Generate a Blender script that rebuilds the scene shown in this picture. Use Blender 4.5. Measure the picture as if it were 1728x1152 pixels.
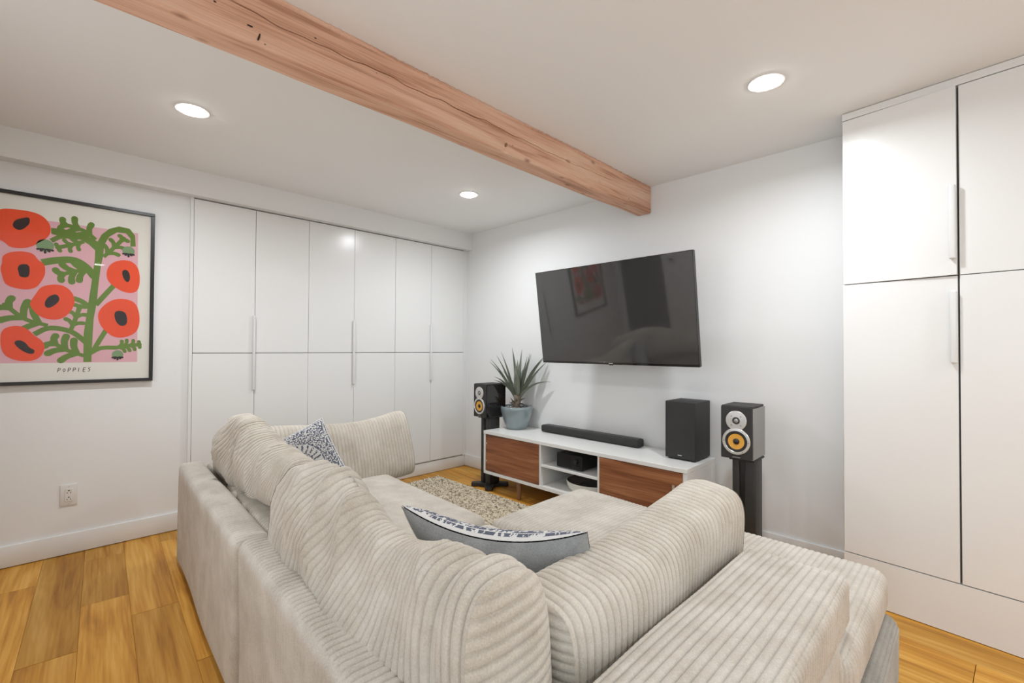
import bpy, bmesh, math, random
import numpy as np
from mathutils import Vector, Matrix
random.seed(7); rng = np.random.default_rng(7)
S = bpy.context.scene; COL = S.collection
for o in list(bpy.data.objects): bpy.data.objects.remove(o)
PI = math.pi
# ------------------------------------------------------------------ camera
cam = bpy.data.cameras.new('camera'); camo = bpy.data.objects.new('camera', cam); COL.objects.link(camo)
cam.sensor_width = 36.0; cam.sensor_fit = 'HORIZONTAL'; cam.lens = 780.06 / 1728 * 36
cam.shift_y = 1.28 / 1728; cam.clip_start = 0.05
yaw, pitch, roll = -0.7858, 0.0139, 0.0049
f = Vector((math.sin(yaw) * math.cos(pitch), math.cos(yaw) * math.cos(pitch), math.sin(pitch)))
r0 = Vector((math.cos(yaw), -math.sin(yaw), 0)); u0 = r0.cross(f)
r1 = r0 * math.cos(roll) + u0 * math.sin(roll); u1 = -r0 * math.sin(roll) + u0 * math.cos(roll)
M = Matrix((r1, u1, -f)).transposed().to_4x4(); M.translation = (3.7179, -3.0384, 1.2)
camo.matrix_world = M
S.camera = camo
# ------------------------------------------------------------------ light and exposure
S.view_settings.view_transform = 'Standard'; S.view_settings.look = 'None'
S.view_settings.gamma = 1.0; S.view_settings.use_curve_mapping = False
S.view_settings.exposure = -0.35
W = bpy.data.worlds.new('world'); S.world = W; W.use_nodes = True
W.node_tree.nodes['Background'].inputs[0].default_value = (0.9, 0.95, 1.0, 1); W.node_tree.nodes['Background'].inputs[1].default_value = 1.0
CEIL = 2.367
LAMP_POWER = 15.0
LAMPS = [(1.00, -2.557), (1.014, -0.808), (3.082, -0.843), (5.1, -0.85), (5.1, -2.56)]
WINDOW_FILL_POWER = 23.0
# ------------------------------------------------------------------ materials
def newmat(name):
    m = bpy.data.materials.new(name); m.use_nodes = True
    return m, m.node_tree, m.node_tree.nodes['Principled BSDF']
def nd(t, kind, **kw):
    n = t.nodes.new(kind)
    for k, v in kw.items(): setattr(n, k, v)
    return n
def mat(name, col, rough=0.5, metal=0.0, bump=0.0, bscale=200.0, var=0.0, vscale=3.0, coat=0.0, spec=0.5, emit=None, estr=0.0, sheen=0.0):
    m, t, b = newmat(name)
    b.inputs['Base Color'].default_value = (*col, 1); b.inputs['Roughness'].default_value = rough
    b.inputs['Metallic'].default_value = metal; b.inputs['Coat Weight'].default_value = coat
    b.inputs['Specular IOR Level'].default_value = spec; b.inputs['Sheen Weight'].default_value = sheen
    if emit: b.inputs['Emission Color'].default_value = (*emit, 1); b.inputs['Emission Strength'].default_value = estr
    tc = nd(t, 'ShaderNodeTexCoord')
    if var > 0:
        n = nd(t, 'ShaderNodeTexNoise'); n.inputs['Scale'].default_value = vscale; n.inputs['Detail'].default_value = 4
        t.links.new(tc.outputs['Object'], n.inputs['Vector'])
        mx = nd(t, 'ShaderNodeMix', data_type='RGBA')
        mx.inputs[6].default_value = (*[c * (1 - var) for c in col], 1); mx.inputs[7].default_value = (*[min(1, c * (1 + var)) for c in col], 1)
        t.links.new(n.outputs['Fac'], mx.inputs[0]); t.links.new(mx.outputs[2], b.inputs['Base Color'])
    if bump > 0:
        n = nd(t, 'ShaderNodeTexNoise'); n.inputs['Scale'].default_value = bscale; n.inputs['Detail'].default_value = 3
        t.links.new(tc.outputs['Object'], n.inputs['Vector'])
        bp = nd(t, 'ShaderNodeBump'); bp.inputs['Strength'].default_value = bump; bp.inputs['Distance'].default_value = 0.002
        t.links.new(n.outputs['Fac'], bp.inputs['Height']); t.links.new(bp.outputs[0], b.inputs['Normal'])
    return m
def ramp(t, stops, interp='LINEAR'):
    r = nd(t, 'ShaderNodeValToRGB'); r.color_ramp.interpolation = interp
    e = r.color_ramp.elements
    while len(e) < len(stops): e.new(0.5)
    for i, (p, c) in enumerate(stops): e[i].position = p; e[i].color = (*c, 1)
    return r
def wood(name, c1, c2, c3, axis=0, scale=1.0, rough=0.4, coat=0.0, rand=True, stretch=14.0, knots=False):
    """grain running along local axis"""
    m, t, b = newmat(name)
    tc = nd(t, 'ShaderNodeTexCoord'); mp = nd(t, 'ShaderNodeMapping')
    sc = [stretch * scale] * 3; sc[axis] = 1.1 * scale
    mp.inputs['Scale'].default_value = sc
    src = tc.outputs['Object']
    oi = nd(t, 'ShaderNodeObjectInfo')
    if rand:
        add = nd(t, 'ShaderNodeVectorMath', operation='MULTIPLY_ADD')
        ml = nd(t, 'ShaderNodeCombineXYZ')
        mm = nd(t, 'ShaderNodeMath', operation='MULTIPLY'); mm.inputs[1].default_value = 37.0
        t.links.new(oi.outputs['Random'], mm.inputs[0])
        for k in range(3): t.links.new(mm.outputs[0], ml.inputs[k])
        add.inputs[1].default_value = (1, 1, 1)
        t.links.new(src, add.inputs[0]); t.links.new(ml.outputs[0], add.inputs[2]); src = add.outputs[0]
    t.links.new(src, mp.inputs['Vector'])
    n1 = nd(t, 'ShaderNodeTexNoise'); n1.inputs['Scale'].default_value = 1.0; n1.inputs['Detail'].default_value = 5; n1.inputs['Distortion'].default_value = 1.2
    t.links.new(mp.outputs[0], n1.inputs['Vector'])
    mp2 = nd(t, 'ShaderNodeMapping'); sc2 = [stretch * 9 * scale] * 3; sc2[axis] = 3.0 * scale; mp2.inputs['Scale'].default_value = sc2
    t.links.new(src, mp2.inputs['Vector'])
    n2 = nd(t, 'ShaderNodeTexNoise'); n2.inputs['Scale'].default_value = 1.0; n2.inputs['Detail'].default_value = 3
    t.links.new(mp2.outputs[0], n2.inputs['Vector'])
    mixn = nd(t, 'ShaderNodeMix', data_type='FLOAT'); mixn.inputs[0].default_value = 0.35
    t.links.new(n1.outputs['Fac'], mixn.inputs[2]); t.links.new(n2.outputs['Fac'], mixn.inputs[3])
    r = ramp(t, [(0.36, c1), (0.5, c2), (0.65, c3)]); t.links.new(mixn.outputs[0], r.inputs[0])
    out = r.outputs[0]
    if rand:
        hs = nd(t, 'ShaderNodeHueSaturation'); mr = nd(t, 'ShaderNodeMapRange')
        mr.inputs['To Min'].default_value = 0.86; mr.inputs['To Max'].default_value = 1.18
        t.links.new(oi.outputs['Random'], mr.inputs['Value']); t.links.new(mr.outputs[0], hs.inputs['Value'])
        t.links.new(out, hs.inputs['Color']); out = hs.outputs[0]
    if knots:
        vo = nd(t, 'ShaderNodeTexVoronoi'); vo.inputs['Scale'].default_value = 1.0
        mpk = nd(t, 'ShaderNodeMapping'); mpk.inputs['Scale'].default_value = (11, 5.2, 11)
        t.links.new(tc.outputs['Object'], mpk.inputs['Vector']); t.links.new(mpk.outputs[0], vo.inputs['Vector'])
        rk = ramp(t, [(0.0, (0, 0, 0)), (0.16, (1, 1, 1))]); t.links.new(vo.outputs['Distance'], rk.inputs[0])
        mk = nd(t, 'ShaderNodeMix', data_type='RGBA'); mk.inputs[6].default_value = (0.33, 0.15, 0.09, 1)
        t.links.new(rk.outputs[0], mk.inputs[0]); t.links.new(out, mk.inputs[7]); out = mk.outputs[2]
        v2 = nd(t, 'ShaderNodeTexVoronoi'); v2.inputs['Scale'].default_value = 1.0
        mpn = nd(t, 'ShaderNodeMapping'); mpn.inputs['Scale'].default_value = (14, 11, 14)
        t.links.new(tc.outputs['Object'], mpn.inputs['Vector']); t.links.new(mpn.outputs[0], v2.inputs['Vector'])
        rn = ramp(t, [(0.035, (0, 0, 0)), (0.06, (1, 1, 1))]); t.links.new(v2.outputs['Distance'], rn.inputs[0])
        mn = nd(t, 'ShaderNodeMix', data_type='RGBA'); mn.inputs[6].default_value = (0.05, 0.025, 0.015, 1)
        t.links.new(rn.outputs[0], mn.inputs[0]); t.links.new(out, mn.inputs[7]); out = mn.outputs[2]
    t.links.new(out, b.inputs['Base Color'])
    b.inputs['Roughness'].default_value = rough; b.inputs['Coat Weight'].default_value = coat; b.inputs['Coat Roughness'].default_value = 0.15
    bp = nd(t, 'ShaderNodeBump'); bp.inputs['Strength'].default_value = 0.12; bp.inputs['Distance'].default_value = 0.002
    t.links.new(n2.outputs['Fac'], bp.inputs['Height']); t.links.new(bp.outputs[0], b.inputs['Normal'])
    return m
def velvet(name, c_lo, c_hi, sheen=0.35):
    """brushed pile: light and dark nap patches, fine fuzz"""
    m, t, b = newmat(name)
    tc = nd(t, 'ShaderNodeTexCoord')
    n = nd(t, 'ShaderNodeTexNoise'); n.inputs['Scale'].default_value = 7.0; n.inputs['Detail'].default_value = 6; n.inputs['Roughness'].default_value = 0.65
    t.links.new(tc.outputs['Object'], n.inputs['Vector'])
    r = ramp(t, [(0.32, c_lo), (0.66, c_hi)]); t.links.new(n.outputs['Fac'], r.inputs[0])
    n3 = nd(t, 'ShaderNodeTexNoise'); n3.inputs['Scale'].default_value = 260.0; n3.inputs['Detail'].default_value = 2
    t.links.new(tc.outputs['Object'], n3.inputs['Vector'])
    mx = nd(t, 'ShaderNodeMix', data_type='RGBA', blend_type='OVERLAY'); mx.inputs[0].default_value = 0.28
    t.links.new(r.outputs[0], mx.inputs[6]); t.links.new(n3.outputs['Fac'], mx.inputs[7])
    at = nd(t, 'ShaderNodeAttribute', attribute_name='tone')      # groove shade painted between the wales, over the darker ground weave
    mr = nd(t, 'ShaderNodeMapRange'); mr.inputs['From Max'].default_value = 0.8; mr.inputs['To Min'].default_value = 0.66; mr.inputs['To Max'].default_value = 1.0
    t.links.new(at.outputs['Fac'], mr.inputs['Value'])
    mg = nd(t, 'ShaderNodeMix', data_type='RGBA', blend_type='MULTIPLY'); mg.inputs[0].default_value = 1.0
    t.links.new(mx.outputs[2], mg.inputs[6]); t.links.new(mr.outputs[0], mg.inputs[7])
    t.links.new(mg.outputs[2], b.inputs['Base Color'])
    b.inputs['Roughness'].default_value = 0.9; b.inputs['Specular IOR Level'].default_value = 0.15
    b.inputs['Sheen Weight'].default_value = sheen; b.inputs['Sheen Roughness'].default_value = 0.4
    bp = nd(t, 'ShaderNodeBump'); bp.inputs['Strength'].default_value = 0.35; bp.inputs['Distance'].default_value = 0.002
    t.links.new(n3.outputs['Fac'], bp.inputs['Height']); t.links.new(bp.outputs[0], b.inputs['Normal'])
    return m
M_WALL = mat('wall_paint', (0.86, 0.86, 0.85), 0.55, bump=0.05, bscale=300)
M_CEIL = mat('ceiling_paint', (0.93, 0.925, 0.92), 0.7, bump=0.05, bscale=300)
M_TRIM = mat('trim_paint', (0.84, 0.835, 0.82), 0.35)
M_DOORW = mat('white_lacquer', (0.85, 0.845, 0.83), 0.22, spec=0.5)
M_GAPSHADE = mat('gap_shade', (0.12, 0.115, 0.11), 0.8)  # dark colour standing in for shade inside the door gaps
M_HANDLE = mat('white_metal', (0.80, 0.80, 0.79), 0.3)
M_FLOOR = wood('oak_plank', (0.37, 0.15, 0.018), (0.55, 0.26, 0.036), (0.69, 0.38, 0.085), axis=0, scale=1.0, rough=0.48, coat=0.0, stretch=9.0); M_FLOOR.node_tree.nodes['Principled BSDF'].inputs['Specular IOR Level'].default_value = 0.3
M_SUB = mat('subfloor', (0.12, 0.06, 0.025), 0.9)
M_BEAM = wood('fir_beam', (0.47, 0.235, 0.14), (0.73, 0.43, 0.295), (0.82, 0.56, 0.41), axis=1, scale=1.0, rough=0.75, rand=False, stretch=16, knots=True)
M_CRACK = mat('crack_dark', (0.03, 0.017, 0.01), 0.9)
M_WALNUT = wood('walnut_veneer', (0.115, 0.034, 0.013), (0.30, 0.105, 0.040), (0.46, 0.20, 0.085), axis=0, scale=1.0, rough=0.38, rand=True, stretch=13)
M_LEG = wood('leg_wood', (0.20, 0.10, 0.05), (0.28, 0.15, 0.08), (0.33, 0.19, 0.10), axis=2, rough=0.4, rand=False)
M_LAM = mat('white_laminate', (0.83, 0.82, 0.79), 0.3)
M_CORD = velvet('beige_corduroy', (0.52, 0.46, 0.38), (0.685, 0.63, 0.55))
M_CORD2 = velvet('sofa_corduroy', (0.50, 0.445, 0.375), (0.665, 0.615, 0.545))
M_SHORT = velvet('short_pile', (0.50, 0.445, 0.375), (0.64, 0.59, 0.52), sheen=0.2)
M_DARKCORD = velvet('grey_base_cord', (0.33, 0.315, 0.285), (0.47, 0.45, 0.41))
M_PGREY = velvet('grey_velvet', (0.26, 0.27, 0.275), (0.40, 0.41, 0.415), 0.5)
M_BLACK = mat('black_satin', (0.016, 0.0155, 0.015), 0.35)
M_BLACKM = mat('black_matte', (0.028, 0.027, 0.026), 0.6, bump=0.2, bscale=400)
M_GLOSSB = mat('black_gloss', (0.012, 0.010, 0.009), 0.06, coat=0.4)
M_CLOTHB = mat('speaker_cloth', (0.035, 0.034, 0.033), 0.85, bump=0.6, bscale=900)
M_STANDG = mat('graphite_metal', (0.045, 0.044, 0.042), 0.45, metal=0.3)
M_SCREEN = mat('tv_glass', (0.046, 0.045, 0.044), 0.05, spec=1.0)
M_SILVER = mat('brushed_silver', (0.72, 0.71, 0.69), 0.32, metal=0.85)
M_SIDE = mat('silver_grey_side', (0.34, 0.335, 0.33), 0.4, metal=0.35)
M_KEVLAR = mat('amber_cone', (0.80, 0.40, 0.055), 0.5, bump=0.3, bscale=700)
M_RUBBER = mat('rubber', (0.02, 0.019, 0.018), 0.55)
M_POT = mat('glazed_pot', (0.235, 0.285, 0.30), 0.10, coat=0.6, var=0.08, vscale=6)
M_SOIL = mat('potting_soil', (0.055, 0.042, 0.032), 0.95, bump=1.0, bscale=80, var=0.5, vscale=60)
M_LEAF = mat('agave_leaf', (0.215, 0.24, 0.185), 0.5, var=0.3, vscale=9)
M_LEAF2 = mat('dry_leaf', (0.20, 0.16, 0.12), 0.8, var=0.35, vscale=25)
M_PEBBLE = mat('white_pebble', (0.7, 0.69, 0.66), 0.6)
M_FRAME = mat('black_frame', (0.018, 0.018, 0.020), 0.35)
M_PAPER = mat('cream_paper', (0.80, 0.77, 0.70), 0.8)
M_PINK = mat('print_pink', (0.76, 0.43, 0.48), 0.8)
M_RED = mat('print_red', (0.86, 0.085, 0.025), 0.8, var=0.10, vscale=5)
M_CORE = mat('print_dark', (0.028, 0.020, 0.020), 0.8)
M_GREEN = mat('print_green', (0.14, 0.24, 0.04), 0.8, var=0.2, vscale=4)
M_GREEN2 = mat('print_pale_green', (0.21, 0.33, 0.16), 0.8)
M_INK = mat('print_ink', (0.03, 0.03, 0.035), 0.8)
M_PLASTIC = mat('outlet_plastic', (0.78, 0.76, 0.72), 0.4)
M_SLOT = mat('slot_dark', (0.02, 0.018, 0.016), 0.8)
M_LENS = mat('lamp_lens', (1, 1, 1), 0.5, emit=(1.0, 0.97, 0.92), estr=40.0)
M_RUGB = mat('rug_backing', (0.40, 0.34, 0.26), 0.95)
M_DARKDOOR = mat('dark_door', (0.035, 0.030, 0.027), 0.5)
M_TRAY = mat('white_enamel', (0.80, 0.77, 0.72), 0.35)
M_TAUPE = mat('taupe_inside', (0.20, 0.165, 0.145), 0.4)
M_FACADE = mat('receiver_face', (0.010, 0.010, 0.010), 0.3)
def glass_mat(name, fac=0.06, rough=0.02, tint=(1, 1, 1)):
    m, t, b = newmat(name); t.nodes.remove(b)
    tr = nd(t, 'ShaderNodeBsdfTransparent'); tr.inputs[0].default_value = (*tint, 1)
    gl = nd(t, 'ShaderNodeBsdfGlossy'); gl.inputs['Roughness'].default_value = rough
    fr = nd(t, 'ShaderNodeFresnel'); fr.inputs[0].default_value = 1.4
    ge = nd(t, 'ShaderNodeNewGeometry'); inv = nd(t, 'ShaderNodeMath', operation='SUBTRACT'); inv.inputs[0].default_value = 1.0; t.links.new(ge.outputs['Backfacing'], inv.inputs[1])
    mu = nd(t, 'ShaderNodeMath', operation='MULTIPLY'); t.links.new(fr.outputs[0], mu.inputs[0]); t.links.new(inv.outputs[0], mu.inputs[1])
    mx = nd(t, 'ShaderNodeMixShader'); t.links.new(mu.outputs[0], mx.inputs[0]); t.links.new(tr.outputs[0], mx.inputs[1]); t.links.new(gl.outputs[0], mx.inputs[2])
    t.links.new(mx.outputs[0], t.nodes['Material Output'].inputs[0]); return m
M_GLASS = glass_mat('picture_glass')
M_LID = glass_mat('clear_lid', tint=(0.8, 0.78, 0.76))
def rugmat():
    m, t, b = newmat('woven_wool')
    at = nd(t, 'ShaderNodeAttribute', attribute_name='tone')
    r = ramp(t, [(0.0, (0.13, 0.10, 0.075)), (0.22, (0.40, 0.325, 0.22)), (0.5, (0.62, 0.53, 0.39)), (1.0, (0.78, 0.71, 0.58))])
    t.links.new(at.outputs['Fac'], r.inputs[0]); t.links.new(r.outputs[0], b.inputs['Base Color'])
    b.inputs['Roughness'].default_value = 0.95; return m
M_RUG = rugmat()
def pillowmat():
    """navy medallion block print on off-white, laid out on the UV of the cushion face"""
    m, t, b = newmat('medallion_print')
    uv = nd(t, 'ShaderNodeUVMap'); uv.uv_map = 'UVMap'
    L = t.links.new
    def math_(op, a, bb=None):
        n = nd(t, 'ShaderNodeMath', operation=op)
        for i, v in enumerate((a, bb)):
            if v is None: continue
            if isinstance(v, (int, float)): n.inputs[i].default_value = v
            else: L(v, n.inputs[i])
        return n.outputs[0]
    sx = nd(t, 'ShaderNodeSeparateXYZ'); L(uv.outputs[0], sx.inputs[0])
    X = math_('SUBTRACT', math_('MULTIPLY', sx.outputs[0], 2), 1); Y = math_('SUBTRACT', math_('MULTIPLY', sx.outputs[1], 2), 1)
    R = math_('SQRT', math_('ADD', math_('MULTIPLY', X, X), math_('MULTIPLY', Y, Y)))
    A = math_('ARCTAN2', Y, X)
    petal = math_('SINE', math_('MULTIPLY', A, 24)); ring = math_('SINE', math_('MULTIPLY', R, 58))
    vo = nd(t, 'ShaderNodeTexVoronoi'); vo.inputs['Scale'].default_value = 62; L(uv.outputs[0], vo.inputs['Vector'])
    no = nd(t, 'ShaderNodeTexNoise'); no.inputs['Scale'].default_value = 45; no.inputs['Detail'].default_value = 4; L(uv.outputs[0], no.inputs['Vector'])
    speck = math_('GREATER_THAN', math_('ADD', vo.outputs['Distance'], math_('MULTIPLY', no.outputs['Fac'], 0.5)), 0.66)
    inner = math_('LESS_THAN', R, 0.62)
    petals = math_('MULTIPLY', math_('GREATER_THAN', petal, 0.25), math_('MULTIPLY', math_('GREATER_THAN', R, 0.36), math_('LESS_THAN', R, 0.58)))
    core = math_('MULTIPLY', math_('LESS_THAN', R, 0.33), math_('GREATER_THAN', math_('ADD', math_('MULTIPLY', ring, 0.6), math_('SINE', math_('MULTIPLY', A, 12))), 0.35))
    rings = math_('ADD', math_('COMPARE', R, 0.60), 0); rings.node.inputs[1].default_value = 0
    def band(rad, w):
        n = nd(t, 'ShaderNodeMath', operation='COMPARE'); L(R, n.inputs[0]); n.inputs[1].default_value = rad; n.inputs[2].default_value = w; return n.outputs[0]
    bands = math_('MAXIMUM', math_('MAXIMUM', band(0.62, 0.022), band(0.35, 0.018)), band(0.12, 0.02))
    mxy = math_('MAXIMUM', math_('ABSOLUTE', X), math_('ABSOLUTE', Y))
    def bandq(rad, w):
        n = nd(t, 'ShaderNodeMath', operation='COMPARE'); L(mxy, n.inputs[0]); n.inputs[1].default_value = rad; n.inputs[2].default_value = w; return n.outputs[0]
    v3 = nd(t, 'ShaderNodeTexVoronoi'); v3.inputs['Scale'].default_value = 34; L(uv.outputs[0], v3.inputs['Vector'])
    border = math_('MULTIPLY', bandq(0.855, 0.085), math_('GREATER_THAN', v3.outputs['Distance'], 0.36))
    lines = math_('MAXIMUM', bandq(0.75, 0.010), bandq(0.965, 0.012))
    outer = math_('MULTIPLY', math_('MULTIPLY', math_('SUBTRACT', 1, inner), speck), math_('LESS_THAN', mxy, 0.74))
    ink = math_('MAXIMUM', math_('MAXIMUM', math_('MAXIMUM', petals, core), math_('MAXIMUM', bands, outer)), math_('MAXIMUM', border, lines))
    wear = math_('MULTIPLY', ink, math_('GREATER_THAN', no.outputs['Fac'], 0.46))
    mx = nd(t, 'ShaderNodeMix', data_type='RGBA'); mx.inputs[6].default_value = (0.70, 0.69, 0.67, 1); mx.inputs[7].default_value = (0.10, 0.112, 0.155, 1)
    L(wear, mx.inputs[0]); L(mx.outputs[2], b.inputs['Base Color']); b.inputs['Roughness'].default_value = 0.85
    return m
M_PILLOW = pillowmat()
# ------------------------------------------------------------------ object helpers
def link(o, parent=None, smooth=False):
    COL.objects.link(o)
    if parent is not None: o.parent = parent
    if smooth and o.type == 'MESH':
        o.data.polygons.foreach_set('use_smooth', [True] * len(o.data.polygons))
    return o
def tag(o, label=None, cat=None, group=None, kind=None):
    if label: o['label'] = label
    if cat: o['category'] = cat
    if group: o['group'] = group
    if kind: o['kind'] = kind
    return o
def thing(name, label, cat, loc=(0, 0, 0), rz=0.0, group=None):
    o = bpy.data.objects.new(name, None); o.empty_display_size = 0.1; o.location = loc; o.rotation_euler = (0, 0, rz)
    COL.objects.link(o); return tag(o, label, cat, group)
def from_bm(name, bm, m, parent=None, smooth=False, sharp=None):
    me = bpy.data.meshes.new(name); bm.to_mesh(me); bm.free(); me.materials.append(m)
    o = bpy.data.objects.new(name, me); link(o, parent, smooth)
    if smooth and sharp: me.set_sharp_from_angle(angle=sharp)
    return o
def from_arr(name, V, F, m, parent=None, smooth=True, uv=None, tone=None):
    me = bpy.data.meshes.new(name)
    V = np.asarray(V, np.float32); F = np.asarray(F, np.int32)
    me.vertices.add(len(V)); me.vertices.foreach_set('co', V.ravel())
    n = F.shape[1]; me.loops.add(F.size); me.loops.foreach_set('vertex_index', F.ravel())
    me.polygons.add(len(F)); me.polygons.foreach_set('loop_start', np.arange(0, F.size, n, dtype=np.int32))
    if uv is not None:
        l = me.uv_layers.new(name='UVMap'); l.data.foreach_set('uv', np.asarray(uv, np.float32)[F.ravel()].ravel())
    if tone is not None:
        a = me.attributes.new('tone', 'FLOAT', 'POINT'); a.data.foreach_set('value', np.asarray(tone, np.float32))
    me.update(calc_edges=True); me.validate(); me.materials.append(m)
    o = bpy.data.objects.new(name, me); return link(o, parent, smooth)
def bm_box(bm, lo, hi, bev=0.0, seg=2, rot=None, piv=None):
    lo, hi = Vector(lo), Vector(hi); c = (lo + hi) / 2
    r = bmesh.ops.create_cube(bm, size=1.0)
    vs = r['verts']
    for v in vs: v.co = Vector((v.co.x * (hi.x - lo.x), v.co.y * (hi.y - lo.y), v.co.z * (hi.z - lo.z))) + c
    if bev > 0:
        es = list({e for v in vs for e in v.link_edges})
        r2 = bmesh.ops.bevel(bm, geom=es, offset=bev, segments=seg, affect='EDGES', profile=0.5)
        vs = list({v for fc in r2['faces'] for v in fc.verts} | {v for v in vs if v.is_valid})
    if rot is not None:
        for v in vs: v.co = rot @ (v.co - Vector(piv or c)) + Vector(piv or c)
    return vs
def box(name, lo, hi, m, parent=None, bev=0.0, seg=2):
    bm = bmesh.new(); bm_box(bm, lo, hi, bev, seg); return from_bm(name, bm, m, parent, bev > 0, math.radians(40))
def lathe(name, prof, m, parent=None, seg=48, loc=(0, 0, 0), axis='z', smooth=True, sharp=math.radians(35), close=False):
    """prof: (radius, height) pairs"""
    V = []; F = []
    for (r, h) in prof:
        for k in range(seg):
            a = 2 * PI * k / seg; V.append((r * math.cos(a), r * math.sin(a), h))
    n = len(prof)
    for i in range(n - 1):
        for k in range(seg):
            F.append((i * seg + k, i * seg + (k + 1) % seg, (i + 1) * seg + (k + 1) % seg, (i + 1) * seg + k))
    bm = bmesh.new(); bv = [bm.verts.new(v) for v in V]
    for q in F:
        try: bm.faces.new([bv[i] for i in q])
        except ValueError: pass
    bmesh.ops.remove_doubles(bm, verts=bm.verts, dist=1e-6)
    bmesh.ops.dissolve_degenerate(bm, edges=bm.edges, dist=1e-7)
    bmesh.ops.recalc_face_normals(bm, faces=bm.faces)
    o = from_bm(name, bm, m, parent, smooth, sharp); o.location = loc
    if axis == '-y': o.rotation_euler = (PI / 2, 0, 0)
    if axis == 'x': o.rotation_euler = (0, PI / 2, 0)
    return o
def tube(bm, pts, rad, seg=8, cap=True):
    pts = [Vector(p) for p in pts]; rings = []
    rads = rad if isinstance(rad, (list, tuple)) else [rad] * len(pts)
    for i, p in enumerate(pts):
        d = (pts[min(i + 1, len(pts) - 1)] - pts[max(i - 1, 0)]).normalized()
        a = d.orthogonal().normalized() if i == 0 else (pa - d * pa.dot(d)).normalized()
        pa = a; b = d.cross(a)
        rings.append([bm.verts.new(p + (a * math.cos(2 * PI * k / seg) + b * math.sin(2 * PI * k / seg)) * rads[i]) for k in range(seg)])
    for i in range(len(rings) - 1):
        for k in range(seg): bm.faces.new((rings[i][k], rings[i][(k + 1) % seg], rings[i + 1][(k + 1) % seg], rings[i + 1][k]))
    if cap: bm.faces.new(rings[0][::-1]); bm.faces.new(rings[-1])
def prism(bm, pts2, z0, z1):
    b = [bm.verts.new((x, y, z0)) for x, y in pts2]; t_ = [bm.verts.new((x, y, z1)) for x, y in pts2]
    n = len(pts2); bm.faces.new(b[::-1]); bm.faces.new(t_)
    for i in range(n): bm.faces.new((b[i], b[(i + 1) % n], t_[(i + 1) % n], t_[i]))
def struct(name, lo, hi, m, bev=0.0):
    return tag(box(name, lo, hi, m, None, bev), kind='structure')
# ------------------------------------------------------------------ the setting
X1, Y0 = 5.9, -3.75
struct('wall_left', (-0.12, Y0, 0), (0, 0, CEIL), M_WALL)
struct('wall_back', (-0.12, 0, 0), (X1 + 0.12, 0.12, CEIL), M_WALL)
struct('ceiling', (-0.12, Y0 - 0.12, CEIL), (X1 + 0.12, 0.12, CEIL + 0.1), M_CEIL)
# front wall behind the viewer: a dark door on its left, unseen windows added for fill light
bm = bmesh.new()
for lo, hi in (((-0.12, Y0 - 0.12, 0), (0.06, Y0, CEIL)), ((0.06, Y0 - 0.12, 2.06), (0.72, Y0, CEIL)), ((0.72, Y0 - 0.12, 0), (1.5, Y0, CEIL)), ((1.5, Y0 - 0.12, 0), (2.7, Y0, 0.75)), ((1.5, Y0 - 0.12, 2.1), (2.7, Y0, CEIL)), ((2.7, Y0 - 0.12, 0), (3.3, Y0, CEIL)),
               ((3.3, Y0 - 0.12, 0), (5.7, Y0, 0.75)), ((3.3, Y0 - 0.12, 2.1), (5.7, Y0, CEIL)), ((5.7, Y0 - 0.12, 0), (X1 + 0.12, Y0, CEIL))):
    bm_box(bm, lo, hi)
tag(from_bm('wall_front', bm, M_WALL), kind='structure')
struct('wall_right', (X1, Y0, 0), (X1 + 0.12, 0, CEIL), M_WALL)
dr = tag(box('door_1', (0.065, Y0 - 0.06, 0.012), (0.715, Y0 - 0.02, 2.055), M_DARKDOOR), kind='structure')
bm = bmesh.new(); tube(bm, [(0.15, Y0 - 0.02, 1.0), (0.15, Y0 + 0.04, 1.0), (0.25, Y0 + 0.045, 1.0)], 0.009)
from_bm('door_handle', bm, M_SILVER, dr, True)
wn = bpy.data.objects.new('fill_window_1', None); COL.objects.link(wn); wn.location = (4.5, Y0 - 0.06, 1.4); tag(wn, kind='structure')  # unseen window, added and widened to bring in soft fill light
bm = bmesh.new()
for lo, hi in (((-1.2, -0.03, -0.65), (1.2, 0.03, -0.6)), ((-1.2, -0.03, 0.65), (1.2, 0.03, 0.7)), ((-1.2, -0.03, -0.6), (-1.15, 0.03, 0.65)), ((1.15, -0.03, -0.6), (1.2, 0.03, 0.65)), ((-0.02, -0.03, -0.6), (0.02, 0.03, 0.65))):
    bm_box(bm, lo, hi)
from_bm('fill_window_frame', bm, M_TRIM, wn); box('pane', (-1.15, -0.004, -0.6), (1.15, 0.004, 0.65), M_GLASS, wn)
wn2 = bpy.data.objects.new('fill_window_2', None); COL.objects.link(wn2); wn2.location = (2.1, Y0 - 0.06, 1.4); tag(wn2, kind='structure')  # second unseen window, added to raise the ambient light
bm = bmesh.new()
for lo, hi in (((-0.6, -0.03, -0.65), (0.6, 0.03, -0.6)), ((-0.6, -0.03, 0.65), (0.6, 0.03, 0.7)), ((-0.6, -0.03, -0.6), (-0.55, 0.03, 0.65)), ((0.55, -0.03, -0.6), (0.6, 0.03, 0.65))):
    bm_box(bm, lo, hi)
from_bm('fill_window_frame', bm, M_TRIM, wn2); box('pane', (-0.55, -0.004, -0.6), (0.55, 0.004, 0.65), M_GLASS, wn2)
ld = bpy.data.lights.new('window_fill', 'AREA'); ld.shape = 'RECTANGLE'; ld.size = 1.1; ld.size_y = 1.25; ld.energy = WINDOW_FILL_POWER * 0.4; ld.color = (0.88, 0.95, 1.0)  # fill lamp set outside the smaller added window
lo_ = bpy.data.objects.new('window_fill', ld); COL.objects.link(lo_); lo_.location = (2.1, Y0 - 0.14, 1.4); lo_.rotation_euler = (PI / 2, 0, 0)
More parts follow.
